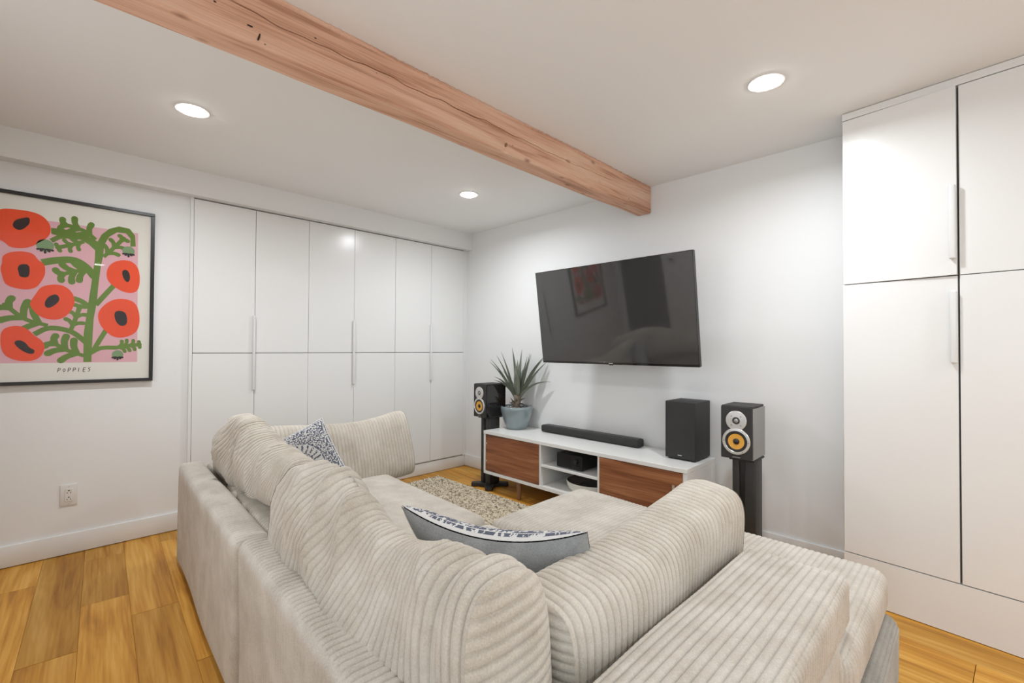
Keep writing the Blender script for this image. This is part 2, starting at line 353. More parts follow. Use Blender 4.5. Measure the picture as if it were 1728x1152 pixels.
ld = bpy.data.lights.new('window_fill', 'AREA'); ld.shape = 'RECTANGLE'; ld.size = 2.3; ld.size_y = 1.25; ld.energy = WINDOW_FILL_POWER; ld.color = (0.80, 0.91, 1.0)  # cool fill lamp set outside the wide added window
lo_ = bpy.data.objects.new('window_fill', ld); COL.objects.link(lo_); lo_.location = (4.5, Y0 - 0.14, 1.4); lo_.rotation_euler = (PI / 2, 0, 0)
# boxed bulkhead over the wardrobes, skirting boards
struct('trim_1', (0.0, Y0, 2.204), (0.093, 0, CEIL), M_WALL)
struct('baseboard_left', (0.0, Y0, 0.004), (0.014, -2.385, 0.119), M_TRIM, 0.002)
struct('baseboard_wardrobe', (0.0, -2.385, 0.004), (0.014, 0, 0.112), M_TRIM, 0.002).name = 'baseboard_left'
struct('baseboard_back', (0.014, -0.014, 0.004), (3.26, 0, 0.119), M_TRIM, 0.002)
struct('baseboard_front', (0.76, Y0, 0.004), (X1, Y0 + 0.014, 0.119), M_TRIM, 0.002)
struct('baseboard_right', (X1 - 0.014, Y0 + 0.014, 0.004), (X1, 0, 0.119), M_TRIM, 0.002)
# floor: oak planks on a subfloor
floor = struct('floor', (-0.12, Y0 - 0.12, -0.05), (X1 + 0.12, 0.12, -0.012), M_SUB)
PW, PL = 0.172, 1.45
ANG = -0.058
pm = {}
def plank_mesh(L):
    k = round(L, 2)
    if k not in pm:
        bm = bmesh.new(); bm_box(bm, (0, -PW / 2 + 0.0004, -0.012), (L - 0.0008, PW / 2 - 0.0004, 0.0))
        top = [e for e in bm.edges if all(v.co.z > -0.001 for v in e.verts)]
        bmesh.ops.bevel(bm, geom=top, offset=0.0007, segments=1, affect='EDGES')
        me = bpy.data.meshes.new('plank'); bm.to_mesh(me); bm.free(); me.materials.append(M_FLOOR); pm[k] = me
    return pm[k]
ca, sa = math.cos(ANG), math.sin(ANG)
for k in range(-8, 26):
    yr = -3.048 + PW * (k + 0.5)
    xs = -0.25 - random.choice([0.0, 0.35, 0.7, 1.05]) + 0.05 * random.random()
    while xs < X1 + 0.1:
        L = random.choice([0.9, 1.3, 1.45, 1.45, 0.6])
        cx, cy = xs + L / 2, yr + (xs + L / 2) * math.tan(ANG)
        if xs + L > -0.08 and cx < X1 + 0.5 and Y0 - 0.18 < cy < 0.16:
            o = bpy.data.objects.new('plank', plank_mesh(L)); COL.objects.link(o); o.parent = floor
            o.location = (xs, yr + xs * math.tan(ANG), 0); o.rotation_euler = (0, 0, ANG)
        xs += L
# ------------------------------------------------------------------ beam
def beam():
    CR = [(-3.75, 2.28), (-2.9, 2.285), (-2.665, 2.283), (-2.46, 2.270), (-2.146, 2.280), (-1.95, 2.277), (-1.514, 2.279), (-0.962, 2.268), (-0.4, 2.285), (-0.04, 2.315), (0, 2.318)]
    ny = 420; ys = np.linspace(Y0, -0.003, ny)
    cz = np.interp(ys, [c[0] for c in CR], [c[1] for c in CR]) + 0.003 * np.sin(ys * 23) + 0.002 * np.sin(ys * 51 + 1)
    z0, z1 = 2.174, CEIL - 0.001; xl, xr = 1.972, 2.082
    wob = lambda s, a: a * (np.sin(ys * 3.1 + s) + 0.6 * np.sin(ys * 7.7 + 2 * s) + 0.4 * np.sin(ys * 19 + 3 * s))
    wid = 0.0022 * (0.35 + 0.65 * np.clip(np.sin(ys * 2.3 + 0.4) + 0.6, 0, 1)); wid[ys > -0.5] *= 0.5
    rows = []
    e0 = wob(1, 0.0022); e1 = wob(2, 0.0018); e2 = wob(4, 0.002)
    b = 0.006
    nick = -0.010 * np.exp(-((ys + 1.452) / 0.02) ** 2) - 0.006 * np.exp(-((ys + 2.57) / 0.03) ** 2) - 0.005 * np.exp(-((ys + 0.9) / 0.04) ** 2)
    P = lambda x, z: np.stack([np.broadcast_to(x, ys.shape), ys, np.broadcast_to(z, ys.shape)], 1)
    rows.append(P(xl + e0, z1)); rows.append(P(xl + e0, z0 + b + e1)); rows.append(P(xl + b + e0, z0 + e1))
    rows.append(P(xr - b + e2 + nick, z0 + e1 - nick * 0.4)); rows.append(P(xr + e2 + nick * 0.3, z0 + b + e1 - nick))
    for fz in (0.3, 0.6, 0.85): rows.append(P(xr + e2 + 0.0012 * np.sin(ys * 13 + fz * 9), z0 + fz * (cz - z0)))
    rows.append(P(xr + e2, cz - wid)); rows.append(P(xr + e2 - 0.013, cz - wid * 0.2)); rows.append(P(xr + e2 - 0.013, cz + wid * 0.2)); rows.append(P(xr + e2 + 0.001, cz + wid))
    for fz in (0.35, 0.7): rows.append(P(xr + e2 + 0.0012 * np.sin(ys * 17 + fz * 9), cz + fz * (z1 - cz)))
    rough = 0.0018 * rng.standard_normal(ny)
    rows.append(P(xr + e2 + rough - 0.001, z1))
    V = np.concatenate(rows); n = len(rows); F = []
    for i in range(n):
        a = np.arange(ny - 1) + i * ny; c_ = np.arange(ny - 1) + ((i + 1) % n) * ny
        F.append(np.stack([a, c_, c_ + 1, a + 1], 1))
    F = np.concatenate(F)
    o = from_arr('ceiling_beam', V, F, M_BEAM, None, True)
    bm = bmesh.new(); bm.from_mesh(o.data); bm.verts.ensure_lookup_table(); bm.faces.new([bm.verts[i * ny] for i in range(n)]); bm.faces.new([bm.verts[i * ny + ny - 1] for i in range(n)][::-1])
    bmesh.ops.recalc_face_normals(bm, faces=bm.faces); bm.to_mesh(o.data); bm.free()
    o.data.set_sharp_from_angle(angle=math.radians(35))
    tag(o, 'rough reddish timber beam with a long crack, running under the white ceiling', 'beam')
    # knot checks and nail holes cut in its side, as thin dark slivers in the surface
    for (y, z, dy, dz) in ((-2.573, 2.205, 0.006, 0.026), (-1.455, 2.208, 0.014, 0.02), (-2.60, 2.228, 0.018, 0.004)):
        bm = bmesh.new(); n = 8
        fc = [bm.verts.new((2.0870, y + dy * 0.5 * math.cos(2 * PI * k / n) * (1 + .3 * math.sin(3 * k)) + (0.25 * dz * 0.5 * math.sin(2 * PI * k / n)), z + dz * 0.5 * math.sin(2 * PI * k / n))) for k in range(n)]
        g = bm.faces.new(fc); r = bmesh.ops.extrude_face_region(bm, geom=[g])
        for v in r['geom']:
            if isinstance(v, bmesh.types.BMVert): v.co.x -= 0.008
        from_bm('knot', bm, M_CRACK if dz > 0.022 or dz < 0.01 else M_LEG, o)
beam()
# ------------------------------------------------------------------ downlights
for i, (x, y) in enumerate(LAMPS):
    lab = ['lit round recessed downlight in ceiling nearest the poppy poster', 'lit round recessed downlight in ceiling near the corner of wardrobes and television wall',
           'lit round recessed downlight right of the beam, above the tall right cabinets', 'lit recessed downlight at far right towards the television wall', 'lit recessed downlight at far right towards the added window'][i]
    d = thing('recessed_downlight', lab, 'downlight', (x, y, CEIL), 0, 'recessed ceiling downlights')
    lathe('trim_ring', [(0.060, 0.0), (0.060, -0.003), (0.071, -0.004), (0.075, -0.0015), (0.075, 0.0)], M_TRIM, d)
    lathe('lens', [(0.0001, -0.016), (0.03, -0.0145), (0.048, -0.010), (0.0588, -0.003), (0.0598, 0.0)], M_LENS, d)
    l = bpy.data.lights.new('downlight_lamp', 'AREA'); l.shape = 'DISK'; l.size = 0.11; l.energy = LAMP_POWER; l.color = (0.895, 0.95, 1.0); l.spread = math.radians(165)
    lo_ = bpy.data.objects.new('downlight_lamp', l); COL.objects.link(lo_); lo_.location = (x, y, CEIL - 0.019)
# ------------------------------------------------------------------ built-in wardrobes on the left wall
SE = [-2.366, -1.988, -1.606, -1.227, -0.836, -0.447, -0.050]
wl = ['white two-column built-in wardrobe beside the poppy poster', 'white two-column built-in wardrobe in the middle of the left-wall row', 'white two-column built-in wardrobe in the corner next to the television wall']
for k in range(3):
    a, b, c = SE[2 * k], SE[2 * k + 1], SE[2 * k + 2]
    w = thing('built_in_wardrobe', wl[k], 'wardrobe', (0, b, 0), 0, 'built-in wardrobes along the left wall')
    box('body', (0.0005, a - b, 0.116), (0.004, c - b, 2.2035), M_GAPSHADE, w)  # thin dark backing sheet, paints the shade seen through the door gaps
    for (p, q) in ((a, b), (b, c)):
        for (z0, z1) in ((0.122, 1.158), (1.162, 2.197)):
            g = 0.0012 if p != SE[1] else 0.002
            box('door', (0.0045, p - b + g, z0), (0.0225, q - b - 0.0012, z1), M_DOORW, w, 0.001, 1)
    bm = bmesh.new(); bm_box(bm, (0.0225, -0.016, 0.893), (0.045, 0.001, 1.43), 0.006, 3)
    from_bm('handle', bm, M_HANDLE, w, True, math.radians(40))
struct('trim_2', (0.0, -0.0495, 0.112), (0.0205, 0, 2.204), M_TRIM)
struct('trim_3', (0.0, -2.385, 0.119), (0.0225, -2.3672, 2.204), M_TRIM)
# ------------------------------------------------------------------ tall cabinets on the right
BR = -0.1013; BO = Vector((3.2614, -0.2798, 0))
cl = ['tall white cabinet beside the television wall, its upper door slightly ajar', 'tall white cabinet at the right edge of the picture']
bw = 0.4135
def blkobj(name, lo, hi, m, bev=0.0):
    o = box(name, lo, hi, m, None, bev, 1); o.location = BO; o.rotation_euler = (0, 0, BR); return tag(o, kind='structure')
blkobj('trim_4', (0, 0.0, 0.004), (1.3, 0.02, 0.2185), M_TRIM)
blkobj('trim_5', (0, 0.0, 2.331), (1.3, 0.02, CEIL - 0.003), M_TRIM)
blkobj('wall_right', (0.828, 0.0, 0.2185), (1.3, 0.018, 2.331), M_TRIM)
blkobj('wall_right', (1.282, 0.02, 0.0), (1.3, 0.40, CEIL), M_TRIM)
for k in range(2):
    t = thing('tall_cabinet', cl[k], 'cabinet', BO + Matrix.Rotation(BR, 3, 'Z') @ Vector((k * bw, 0, 0)), BR, 'tall cabinets by the television wall')
    box('body', (0.0, 0.0195, 0.221), (bw - 0.001, 0.25, 2.329), M_DOORW, t)
    box('gap_shade_sheet', (0.004, 0.0188, 0.223), (bw - 0.001, 0.0194, 2.327), M_GAPSHADE, t)  # dark sheet over the white body, paints shade into the door gaps
    for j, (z0, z1) in enumerate(((0.223, 1.519), (1.5225, 2.3275))):
        d = box('door', (0.0, 0.0, z0), (bw - 0.005, 0.0185, z1), M_DOORW, t, 0.001, 1)
        d.location = (0.001 if k == 0 else 0.0025, 0, 0)
        hz = (1.146, 1.456) if j == 0 else (1.588, 1.905)
        if k == 0:
            bm = bmesh.new(); bm_box(bm, (bw - 0.028, -0.021, hz[0]), (bw - 0.0055, -0.0003, hz[1]), 0.0078, 4)
            from_bm('handle', bm, M_HANDLE, d, True, math.radians(40))
            if j == 1: d.rotation_euler = (0, 0, math.radians(-1.6)); d['label'] = 'upper door standing slightly open'
# ------------------------------------------------------------------ poppy poster
FR = thing('framed_poster', 'black-framed poppy print with red flowers on pink hung on the left wall', 'picture', (0.0, -2.94, 1.516))
def PP(y, z, x=0.0): return (x, y + 2.94, z - 1.516)
ya, yb, za, zb = -3.31, -2.575, 0.986, 2.047
bm = bmesh.new(); fw = 0.019
for lo, hi in (((ya, za), (yb, za + fw)), ((ya, zb - fw), (yb, zb)), ((ya, za + fw), (ya + fw, zb - fw)), ((yb - fw, za + fw), (yb, zb - fw))):
    bm_box(bm, PP(*lo, 0.002), PP(*hi, 0.030), 0.0015, 1)
from_bm('frame', bm, M_FRAME, FR)
pr = box('print', PP(ya + 0.012, za + 0.012, 0.012), PP(yb - 0.012, zb - 0.012, 0.0150), M_PAPER, FR)
LAY = 0.0150
def flat(name, polys, m, z, parent=pr, th=0.00025, smoothpoly=0):
    bm = bmesh.new()
    for ip, pts in enumerate(polys):
        pts = [Vector(PP(p[0], p[1], 0)) for p in pts]
        for _ in range(smoothpoly):
            q = []
            for i in range(len(pts)):
                a, b = pts[i], pts[(i + 1) % len(pts)]; q += [a * 0.75 + b * 0.25, a * 0.25 + b * 0.75]
            pts = q
        vs = [bm.verts.new((z + th + ip * 6e-6, p.y, p.z)) for p in pts]
        fc = bm.faces.new(vs); fc.normal_update()
        if fc.normal.x < 0: fc.normal_flip()
    bmesh.ops.triangulate(bm, faces=bm.faces)
    return from_bm(name, bm, m, parent)
def ribbon(pts, w0, w1=None, sub=6):
    w1 = w0 if w1 is None else w1; pts = [np.array(p, float) for p in pts]
    P = [pts[0] * 2 - pts[1]] + pts + [pts[-1] * 2 - pts[-2]]; C = []
    for i in range(1, len(P) - 2):
        for s in range(sub):
            t = s / sub; a, b, c, d = P[i - 1], P[i], P[i + 1], P[i + 2]
            C.append(0.5 * ((2 * b) + (c - a) * t + (2 * a - 5 * b + 4 * c - d) * t * t + (3 * b - a - 3 * c + d) * t ** 3))
    C.append(pts[-1]); n = len(C); Lf = []; Rt = []
    for i in range(n):
        d = C[min(i + 1, n - 1)] - C[max(i - 1, 0)]; d /= np.linalg.norm(d) + 1e-9; nn = np.array([-d[1], d[0]]); w = (w0 + (w1 - w0) * i / (n - 1)) / 2
        Lf.append(C[i] + nn * w); Rt.append(C[i] - nn * w)
    d = C[-1] - C[-2]; d /= np.linalg.norm(d); e = [C[-1] + (np.array([-d[1], d[0]]) * math.cos(t) + d * math.sin(t)) * w1 / 2 for t in (PI * 0.25, PI * 0.5, PI * 0.75)]
    return Lf + e + Rt[::-1]
flat('pink_ground', [[(-3.285, 1.911), (-2.657, 1.911), (-2.652, 1.106), (-3.285, 1.108)]], M_PINK, LAY)
STEM = [(-2.899, 1.109), (-2.9, 1.272), (-2.891, 1.364), (-2.882, 1.457), (-2.87, 1.574), (-2.857, 1.715), (-2.856, 1.774), (-2.884, 1.804), (-2.914, 1.824), (-2.964, 1.836), (-3.012, 1.833), (-3.042, 1.839), (-3.043, 1.873), (-2.989, 1.875), (-2.931, 1.865), (-2.885, 1.85), (-2.845, 1.828), (-2.829, 1.872), (-2.794, 1.914), (-2.749, 1.937), (-2.698, 1.932), (-2.672, 1.894), (-2.668, 1.827), (-2.694, 1.821), (-2.694, 1.872), (-2.716, 1.9), (-2.757, 1.899), (-2.793, 1.866), (-2.815, 1.815), (-2.82, 1.744), (-2.83, 1.672), (-2.838, 1.577), (-2.845, 1.46), (-2.857, 1.366), (-2.86, 1.273), (-2.863, 1.181), (-2.864, 1.109)]
BRANCH = [[(-2.849, 1.448), (-2.802, 1.522), (-2.767, 1.575)], [(-2.859, 1.169), (-2.829, 1.239), (-2.799, 1.304)], [(-3.077, 1.671), (-3.01, 1.694), (-2.945, 1.701), (-2.895, 1.669), (-2.858, 1.616)], [(-2.947, 1.481), (-2.909, 1.464), (-2.873, 1.429)], [(-3.102, 1.267), (-3.052, 1.301), (-2.997, 1.301), (-2.94, 1.277), (-2.88, 1.215)], [(-2.872, 1.160), (-2.82, 1.192), (-2.748, 1.195)], [(-3.042, 1.8), (-2.996, 1.833), (-2.939, 1.832)]]
flat('stem', [STEM], M_GREEN, LAY + 0.0003)
flat('stem', [ribbon(b, w) for b, w in zip(BRANCH, (0.026, 0.024, 0.038, 0.027, 0.027, 0.024, 0.024))], M_GREEN, LAY + 0.0005)
LEAVES = [([(-2.854, 1.838), (-2.898, 1.877), (-2.948, 1.894), (-2.997, 1.902)], 3, 0.056), ([(-2.905, 1.818), (-2.947, 1.795), (-3.015, 1.765)], 3, 0.038), ([(-2.875, 1.655), (-2.935, 1.64), (-3.005, 1.61)], 3, 0.06), ([(-2.818, 1.740), (-2.775, 1.797), (-2.725, 1.868)], 3, 0.045), ([(-3.049, 1.318), (-3.137, 1.350), (-3.215, 1.425)], 3, 0.085), ([(-2.955, 1.294), (-2.935, 1.363), (-2.917, 1.438)], 3, 0.042), ([(-2.897, 1.146), (-2.971, 1.18), (-3.032, 1.226)], 3, 0.07), ([(-2.762, 1.193), (-2.712, 1.205), (-2.641, 1.215)], 4, 0.036)]
for ax, n, ln in LEAVES:
    a = [np.array(p) for p in ax]; polys = [ribbon(ax, 0.020, 0.022)]
    def at(t):
        s = t * (len(a) - 1); i = min(int(s), len(a) - 2); return a[i] + (a[i + 1] - a[i]) * (s - i), (a[i + 1] - a[i]) / np.linalg.norm(a[i + 1] - a[i])
    for k in range(n):
        t = 0.22 + 0.72 * k / (n - 1) * 0.95; p, d = at(t); nn = np.array([-d[1], d[0]])
        for sgn in (1, -1):
            l = ln * (0.75 + 0.35 * math.sin(PI * min(1, t + 0.15))) * (1 if t < 0.8 else 0.8)
            e = p + (nn * sgn * 0.85 + d * 0.55) * l
            polys.append(ribbon([p - d * 0.004, (p + e) / 2 + d * 0.006, e], min(0.026, ln * 0.40), min(0.034, ln * 0.54)))
    flat('leaf', polys, M_GREEN, LAY + 0.0007)
POPPY = [[(-3.238, 1.936), (-3.217, 1.946), (-3.13, 1.951), (-3.08, 1.937), (-3.049, 1.899), (-3.042, 1.85), (-3.059, 1.809), (-3.097, 1.775), (-3.116, 1.755), (-3.149, 1.739), (-3.2, 1.736), (-3.222, 1.765), (-3.25, 1.776), (-3.278, 1.802), (-3.286, 1.863), (-3.27, 1.918)], [(-3.228, 1.685), (-3.203, 1.711), (-3.156, 1.724), (-3.111, 1.718), (-3.092, 1.682), (-3.065, 1.664), (-3.062, 1.609), (-3.075, 1.569), (-3.095, 1.529), (-3.131, 1.512), (-3.175, 1.516), (-3.215, 1.533), (-3.226, 1.579), (-3.234, 1.621), (-3.226, 1.648)], [(-3.123, 1.44), (-3.097, 1.496), (-3.079, 1.536), (-3.032, 1.554), (-2.984, 1.551), (-2.947, 1.509), (-2.938, 1.453), (-2.958, 1.395), (-2.998, 1.354), (-3.045, 1.351), (-3.088, 1.371), (-3.115, 1.413)], [(-3.226, 1.285), (-3.194, 1.31), (-3.151, 1.312), (-3.121, 1.288), (-3.098, 1.256), (-3.071, 1.235), (-3.057, 1.197), (-3.07, 1.147), (-3.1, 1.12), (-3.155, 1.118), (-3.199, 1.138), (-3.221, 1.169), (-3.229, 1.222)], [(-2.804, 1.652), (-2.791, 1.695), (-2.755, 1.727), (-2.7, 1.737), (-2.662, 1.712), (-2.645, 1.659), (-2.646, 1.573), (-2.669, 1.534), (-2.725, 1.535), (-2.776, 1.572), (-2.8, 1.605)], [(-2.842, 1.396), (-2.814, 1.45), (-2.77, 1.489), (-2.716, 1.497), (-2.668, 1.479), (-2.647, 1.426), (-2.641, 1.352), (-2.657, 1.291), (-2.703, 1.259), (-2.758, 1.254), (-2.799, 1.287), (-2.83, 1.332)]]
CORE = [[(-3.193, 1.86), (-3.184, 1.889), (-3.159, 1.904), (-3.129, 1.918), (-3.126, 1.884), (-3.143, 1.854), (-3.165, 1.835), (-3.183, 1.843)], [(-3.171, 1.629), (-3.159, 1.652), (-3.126, 1.654), (-3.123, 1.602), (-3.132, 1.579), (-3.162, 1.581), (-3.166, 1.608)], [(-3.062, 1.455), (-3.047, 1.484), (-3.016, 1.501), (-3.001, 1.471), (-3.015, 1.442), (-3.046, 1.414), (-3.063, 1.427)], [(-3.179, 1.223), (-3.161, 1.236), (-3.135, 1.223), (-3.119, 1.191), (-3.097, 1.18), (-3.104, 1.155), (-3.134, 1.164), (-3.167, 1.196)], [(-2.734, 1.66), (-2.718, 1.678), (-2.699, 1.667), (-2.691, 1.623), (-2.703, 1.595), (-2.722, 1.613)], [(-2.766, 1.406), (-2.747, 1.422), (-2.714, 1.415), (-2.703, 1.38), (-2.704, 1.338), (-2.732, 1.324), (-2.758, 1.353)]]
for p, c in zip(POPPY, CORE):
    flat('poppy', [p], M_RED, LAY + 0.0010, smoothpoly=2); flat('poppy_core', [c], M_CORE, LAY + 0.0013, smoothpoly=1)
for (y, z, r) in ((-3.065, 1.768, 0.036), (-2.702, 1.792, 0.030), (-2.746, 1.152, 0.027)):
    flat('seed_pod', [[(y + r * math.cos(a), z + r * math.sin(a)) for a in np.linspace(0, 2 * PI, 20)[:-1]]], M_GREEN2, LAY + 0.0010)
    flat('pod_seeds', [ribbon([(y + r * 0.15 * s, z - r * 0.5), (y + r * 0.85 * s, z - r * (1.1 - 0.45 * abs(s)))], 0.006, 0.011) for s in (-1, -0.55, 0, 0.55, 1)], M_CORE, LAY + 0.0013)
# hand-lettered title: POPPIES
LET = {'P': [[(0, 0), (0.15, 1)], [(0.13, 0.95), (0.55, 1.0), (0.72, 0.75), (0.45, 0.5), (0.08, 0.48)]], 'O': [[(0.3, 0.1), (0.05, 0.4), (0.25, 0.8), (0.55, 0.75), (0.62, 0.35), (0.3, 0.1)]],
       'I': [[(0.1, 0), (0.25, 1)]], 'E': [[(0.6, 0.0), (0.05, 0.0), (0.18, 1.0), (0.75, 1.0)], [(0.12, 0.5), (0.55, 0.52)]], 'S': [[(0.7, 0.9), (0.35, 1.0), (0.2, 0.75), (0.5, 0.5), (0.5, 0.15), (0.05, 0.05)]]}
x0 = -3.006; adv = 0.0212; hh = 0.022
strokes = []
for i, ch in enumerate('POPPIES'):
    for st in LET[ch]: strokes.append(ribbon([(x0 + i * adv + u * 0.0155, 1.0535 + v * hh) for u, v in st], 0.0028, 0.0028, 4))
flat('lettering', strokes, M_INK, LAY + 0.0004)
box('glass', PP(ya + fw - 0.002, za + fw - 0.002, 0.0205), PP(yb - fw + 0.002, zb - fw + 0.002, 0.0225), M_GLASS, FR)
# ------------------------------------------------------------------ wall outlet, thermostat
WO = thing('wall_outlet', 'white electrical outlet plate low on the left wall below the poster', 'outlet', (0, -2.950, 0.341))
box('plate', (0.0005, -0.037, -0.06), (0.007, 0.037, 0.06), M_PLASTIC, WO, 0.002)
sk = box('socket', (0.0065, -0.017, -0.036), (0.0095, 0.017, 0.036), M_PLASTIC, WO, 0.001, 1)
bm = bmesh.new()
for zc in (0.018, -0.020):
    bm_box(bm, (0.0090, -0.0085, zc - 0.008), (0.0098, -0.006, zc)); bm_box(bm, (0.0090, 0.005, zc - 0.008), (0.0098, 0.0075, zc)); bm_box(bm, (0.0090, -0.003, zc + 0.005), (0.0098, 0.003, zc + 0.011))
from_bm('slots', bm, M_SLOT, sk)
for s in (-1, 1): lathe('screw', [(0.0001, 0.0015), (0.003, 0.001), (0.003, 0)], M_SILVER, WO, 12, (0.0068, 0, s * 0.050), 'x')
TH = thing('thermostat', 'small square thermostat on the wall behind the viewer', 'thermostat', (0.86, Y0, 1.45))
box('housing', (-0.05, 0.0, -0.05), (0.05, 0.02, 0.05), M_PLASTIC, TH, 0.006); box('display', (-0.03, 0.0195, -0.01), (0.03, 0.021, 0.035), M_SLOT, TH)
# ------------------------------------------------------------------ television
TV = thing('television', 'large black flat television on the wall above the low media cabinet', 'television', (1.949, -0.355, 1.438))
TV.rotation_euler = (math.radians(8.2), 0, 0.004)
tw, th_ = 1.23, 0.695
box('back_shell', (-tw / 2, 0.005, -th_ / 2), (tw / 2, 0.028, th_ / 2), M_BLACK, TV, 0.004)
box('back_box', (-0.40, 0.028, -0.30), (0.40, 0.06, 0.12), M_BLACK, TV, 0.01)
bm = bmesh.new(); e = 0.004
for lo, hi in (((-tw / 2, -th_ / 2), (tw / 2, -th_ / 2 + 0.016)), ((-tw / 2, th_ / 2 - e), (tw / 2, th_ / 2)), ((-tw / 2, -th_ / 2 + 0.016), (-tw / 2 + e, th_ / 2 - e)), ((tw / 2 - e, -th_ / 2 + 0.016), (tw / 2, th_ / 2 - e))):
    bm_box(bm, (lo[0], -0.002, lo[1]), (hi[0], 0.006, hi[1]), 0.0012, 1)
from_bm('bezel', bm, M_GLOSSB, TV)
box('screen', (-tw / 2 + e, -0.0008, -th_ / 2 + 0.016), (tw / 2 - e, 0.005, th_ / 2 - e), M_SCREEN, TV)
box('badge', (-0.016, -0.0028, -th_ / 2 + 0.005), (0.016, -0.0018, -th_ / 2 + 0.011), M_SILVER, TV)
box('sensor', (-0.015, -0.002, -th_ / 2 - 0.006), (0.015, 0.006, -th_ / 2), M_BLACK, TV, 0.002)
MB = thing('wall_bracket', 'black steel wall bracket behind the television', 'bracket', (1.93, -0.0005, 1.42))
box('wall_plate', (-0.11, -0.02, -0.16), (0.11, 0.0, 0.16), M_BLACKM, MB); box('arm', (-0.03, -0.27, -0.06), (0.03, -0.02, 0.04), M_BLACKM, MB)
# ------------------------------------------------------------------ media cabinet
MC = thing('media_cabinet', 'low white media cabinet with walnut doors standing against the television wall', 'cabinet', (1.658, -0.215, 0))
def mc(x, y, z): return (x - 1.658, y + 0.215, z)
F0, F1 = -0.43, -0.016
box('top', mc(0.775, F0 - 0.004, 0.482), mc(2.541, F1, 0.508), M_LAM, MC, 0.0015, 1)
box('bottom', mc(0.775, F0, 0.150), mc(2.541, F1, 0.176), M_LAM, MC, 0.001, 1)
for x0_, x1_ in ((0.775, 0.798), (1.398, 1.414), (1.921, 1.937), (2.517, 2.541)): box('side_panel', mc(x0_, F0 + (0.0 if x0_ in (0.775, 2.517) else 0.004), 0.176), mc(x1_, F1, 0.482), M_LAM, MC)
box('back_panel', mc(0.798, -0.022, 0.176), mc(2.517, -0.0165, 0.482), M_LAM, MC)
box('shelf', mc(1.414, F0 + 0.006, 0.318), mc(1.921, -0.022, 0.334), M_LAM, MC, 0.001, 1)
d1 = box('door', mc(0.801, F0 - 0.001, 0.179), mc(1.396, F0 + 0.016, 0.479), M_WALNUT, MC, 0.001, 1)
d2 = box('door', mc(1.939, F0 - 0.001, 0.179), mc(2.5145, F0 + 0.016, 0.479), M_WALNUT, MC, 0.001, 1)
for zz in (0.26, 0.405):
    lathe('hinge', [(0.0001, 0.002), (0.006, 0.0015), (0.006, 0)], M_SILVER, d1, 12, mc(0.812, F0 - 0.001, zz), '-y')
bm = bmesh.new(); tube(bm, [mc(2.470, F0 - 0.026, 0.288), mc(2.470, F0 - 0.026, 0.408)], 0.0075, 12); tube(bm, [mc(2.470, F0, 0.38), mc(2.470, F0 - 0.026, 0.38)], 0.004, 8); tube(bm, [mc(2.470, F0, 0.31), mc(2.470, F0 - 0.026, 0.31)], 0.004, 8)
from_bm('handle', bm, M_SILVER, d2, True, math.radians(50))
for (x, y) in ((1.15, -0.385), (2.2, -0.385), (1.15, -0.06), (2.2, -0.06)):
    o = lathe('leg', [(0.0001, 0.0), (0.0135, 0.0), (0.015, 0.004), (0.024, 0.150), (0.0001, 0.150)], M_LEG, MC, 20, mc(x, y, 0.0))
# ------------------------------------------------------------------ things on and in the media cabinet
TOP = 0.5085
SB = thing('soundbar', 'long slim dark grey soundbar lying on the white media cabinet', 'soundbar', (1.605, -0.092, TOP), math.radians(-0.6))
box('body', (-0.455, -0.04, 0.003), (0.455, 0.045, 0.058), M_CLOTHB, SB, 0.012, 4)
box('top_plate', (-0.44, -0.022, 0.0575), (0.44, 0.038, 0.0592), M_STANDG, SB)
for s in (-1, 1): box('foot', (s * 0.35 - 0.02, -0.02, 0), (s * 0.35 + 0.02, 0.02, 0.004), M_RUBBER, SB)
SW = thing('subwoofer', 'tall black box subwoofer on the right end of the media cabinet', 'speaker', (2.412, -0.132, TOP))
box('body', (-0.098, -0.11, 0.008), (0.098, 0.108, 0.365), M_BLACKM, SW, 0.003)
box('grille', (-0.0965, -0.1145, 0.010), (0.0965, -0.109, 0.363), M_CLOTHB, SW, 0.002, 1)
box('badge', (-0.013, -0.1160, 0.028), (0.013, -0.1142, 0.033), M_SILVER, SW)
for sx in (-1, 1):
    for sy in (-1, 1): lathe('foot', [(0.0001, 0), (0.014, 0), (0.014, 0.008), (0.0001, 0.008)], M_RUBBER, SW, 16, (sx * 0.075, sy * 0.085, 0))
RC = thing('amplifier', 'small black amplifier with a round knob on the upper cabinet shelf', 'amplifier', (1.648, -0.262, 0.3345))
box('case', (-0.113, -0.112, 0.006), (0.113, 0.13, 0.104), M_BLACK, RC, 0.002, 1)
box('front_panel', (-0.115, -0.120, 0.004), (0.115, -0.111, 0.106), M_FACADE, RC, 0.0015, 1)
lathe('knob', [(0.0001, 0.018), (0.015, 0.017), (0.0165, 0.015), (0.0165, 0.0)], M_RUBBER, RC, 28, (0.062, -0.120, 0.062), '-y')
for k in range(3): box('button', (0.028 + k * 0.022, -0.1225, 0.020), (0.040 + k * 0.022, -0.1195, 0.028), M_STANDG, RC)
bm = bmesh.new()
for k in range(12): bm_box(bm, (-0.105 + k * 0.010, -0.1210, 0.02), (-0.101 + k * 0.010, -0.1198, 0.092))
from_bm('front_slots', bm, M_SLOT, RC)
for sx in (-1, 1):
    for sy in (-1, 1): lathe('foot', [(0.0001, 0), (0.011, 0), (0.011, 0.006), (0.0001, 0.006)], M_RUBBER, RC, 12, (sx * 0.09, sy * 0.085, 0))
TR = thing('round_tray', 'round white deep tray with dark inside on the lower cabinet shelf', 'tray', (1.738, -0.220, 0.1765))
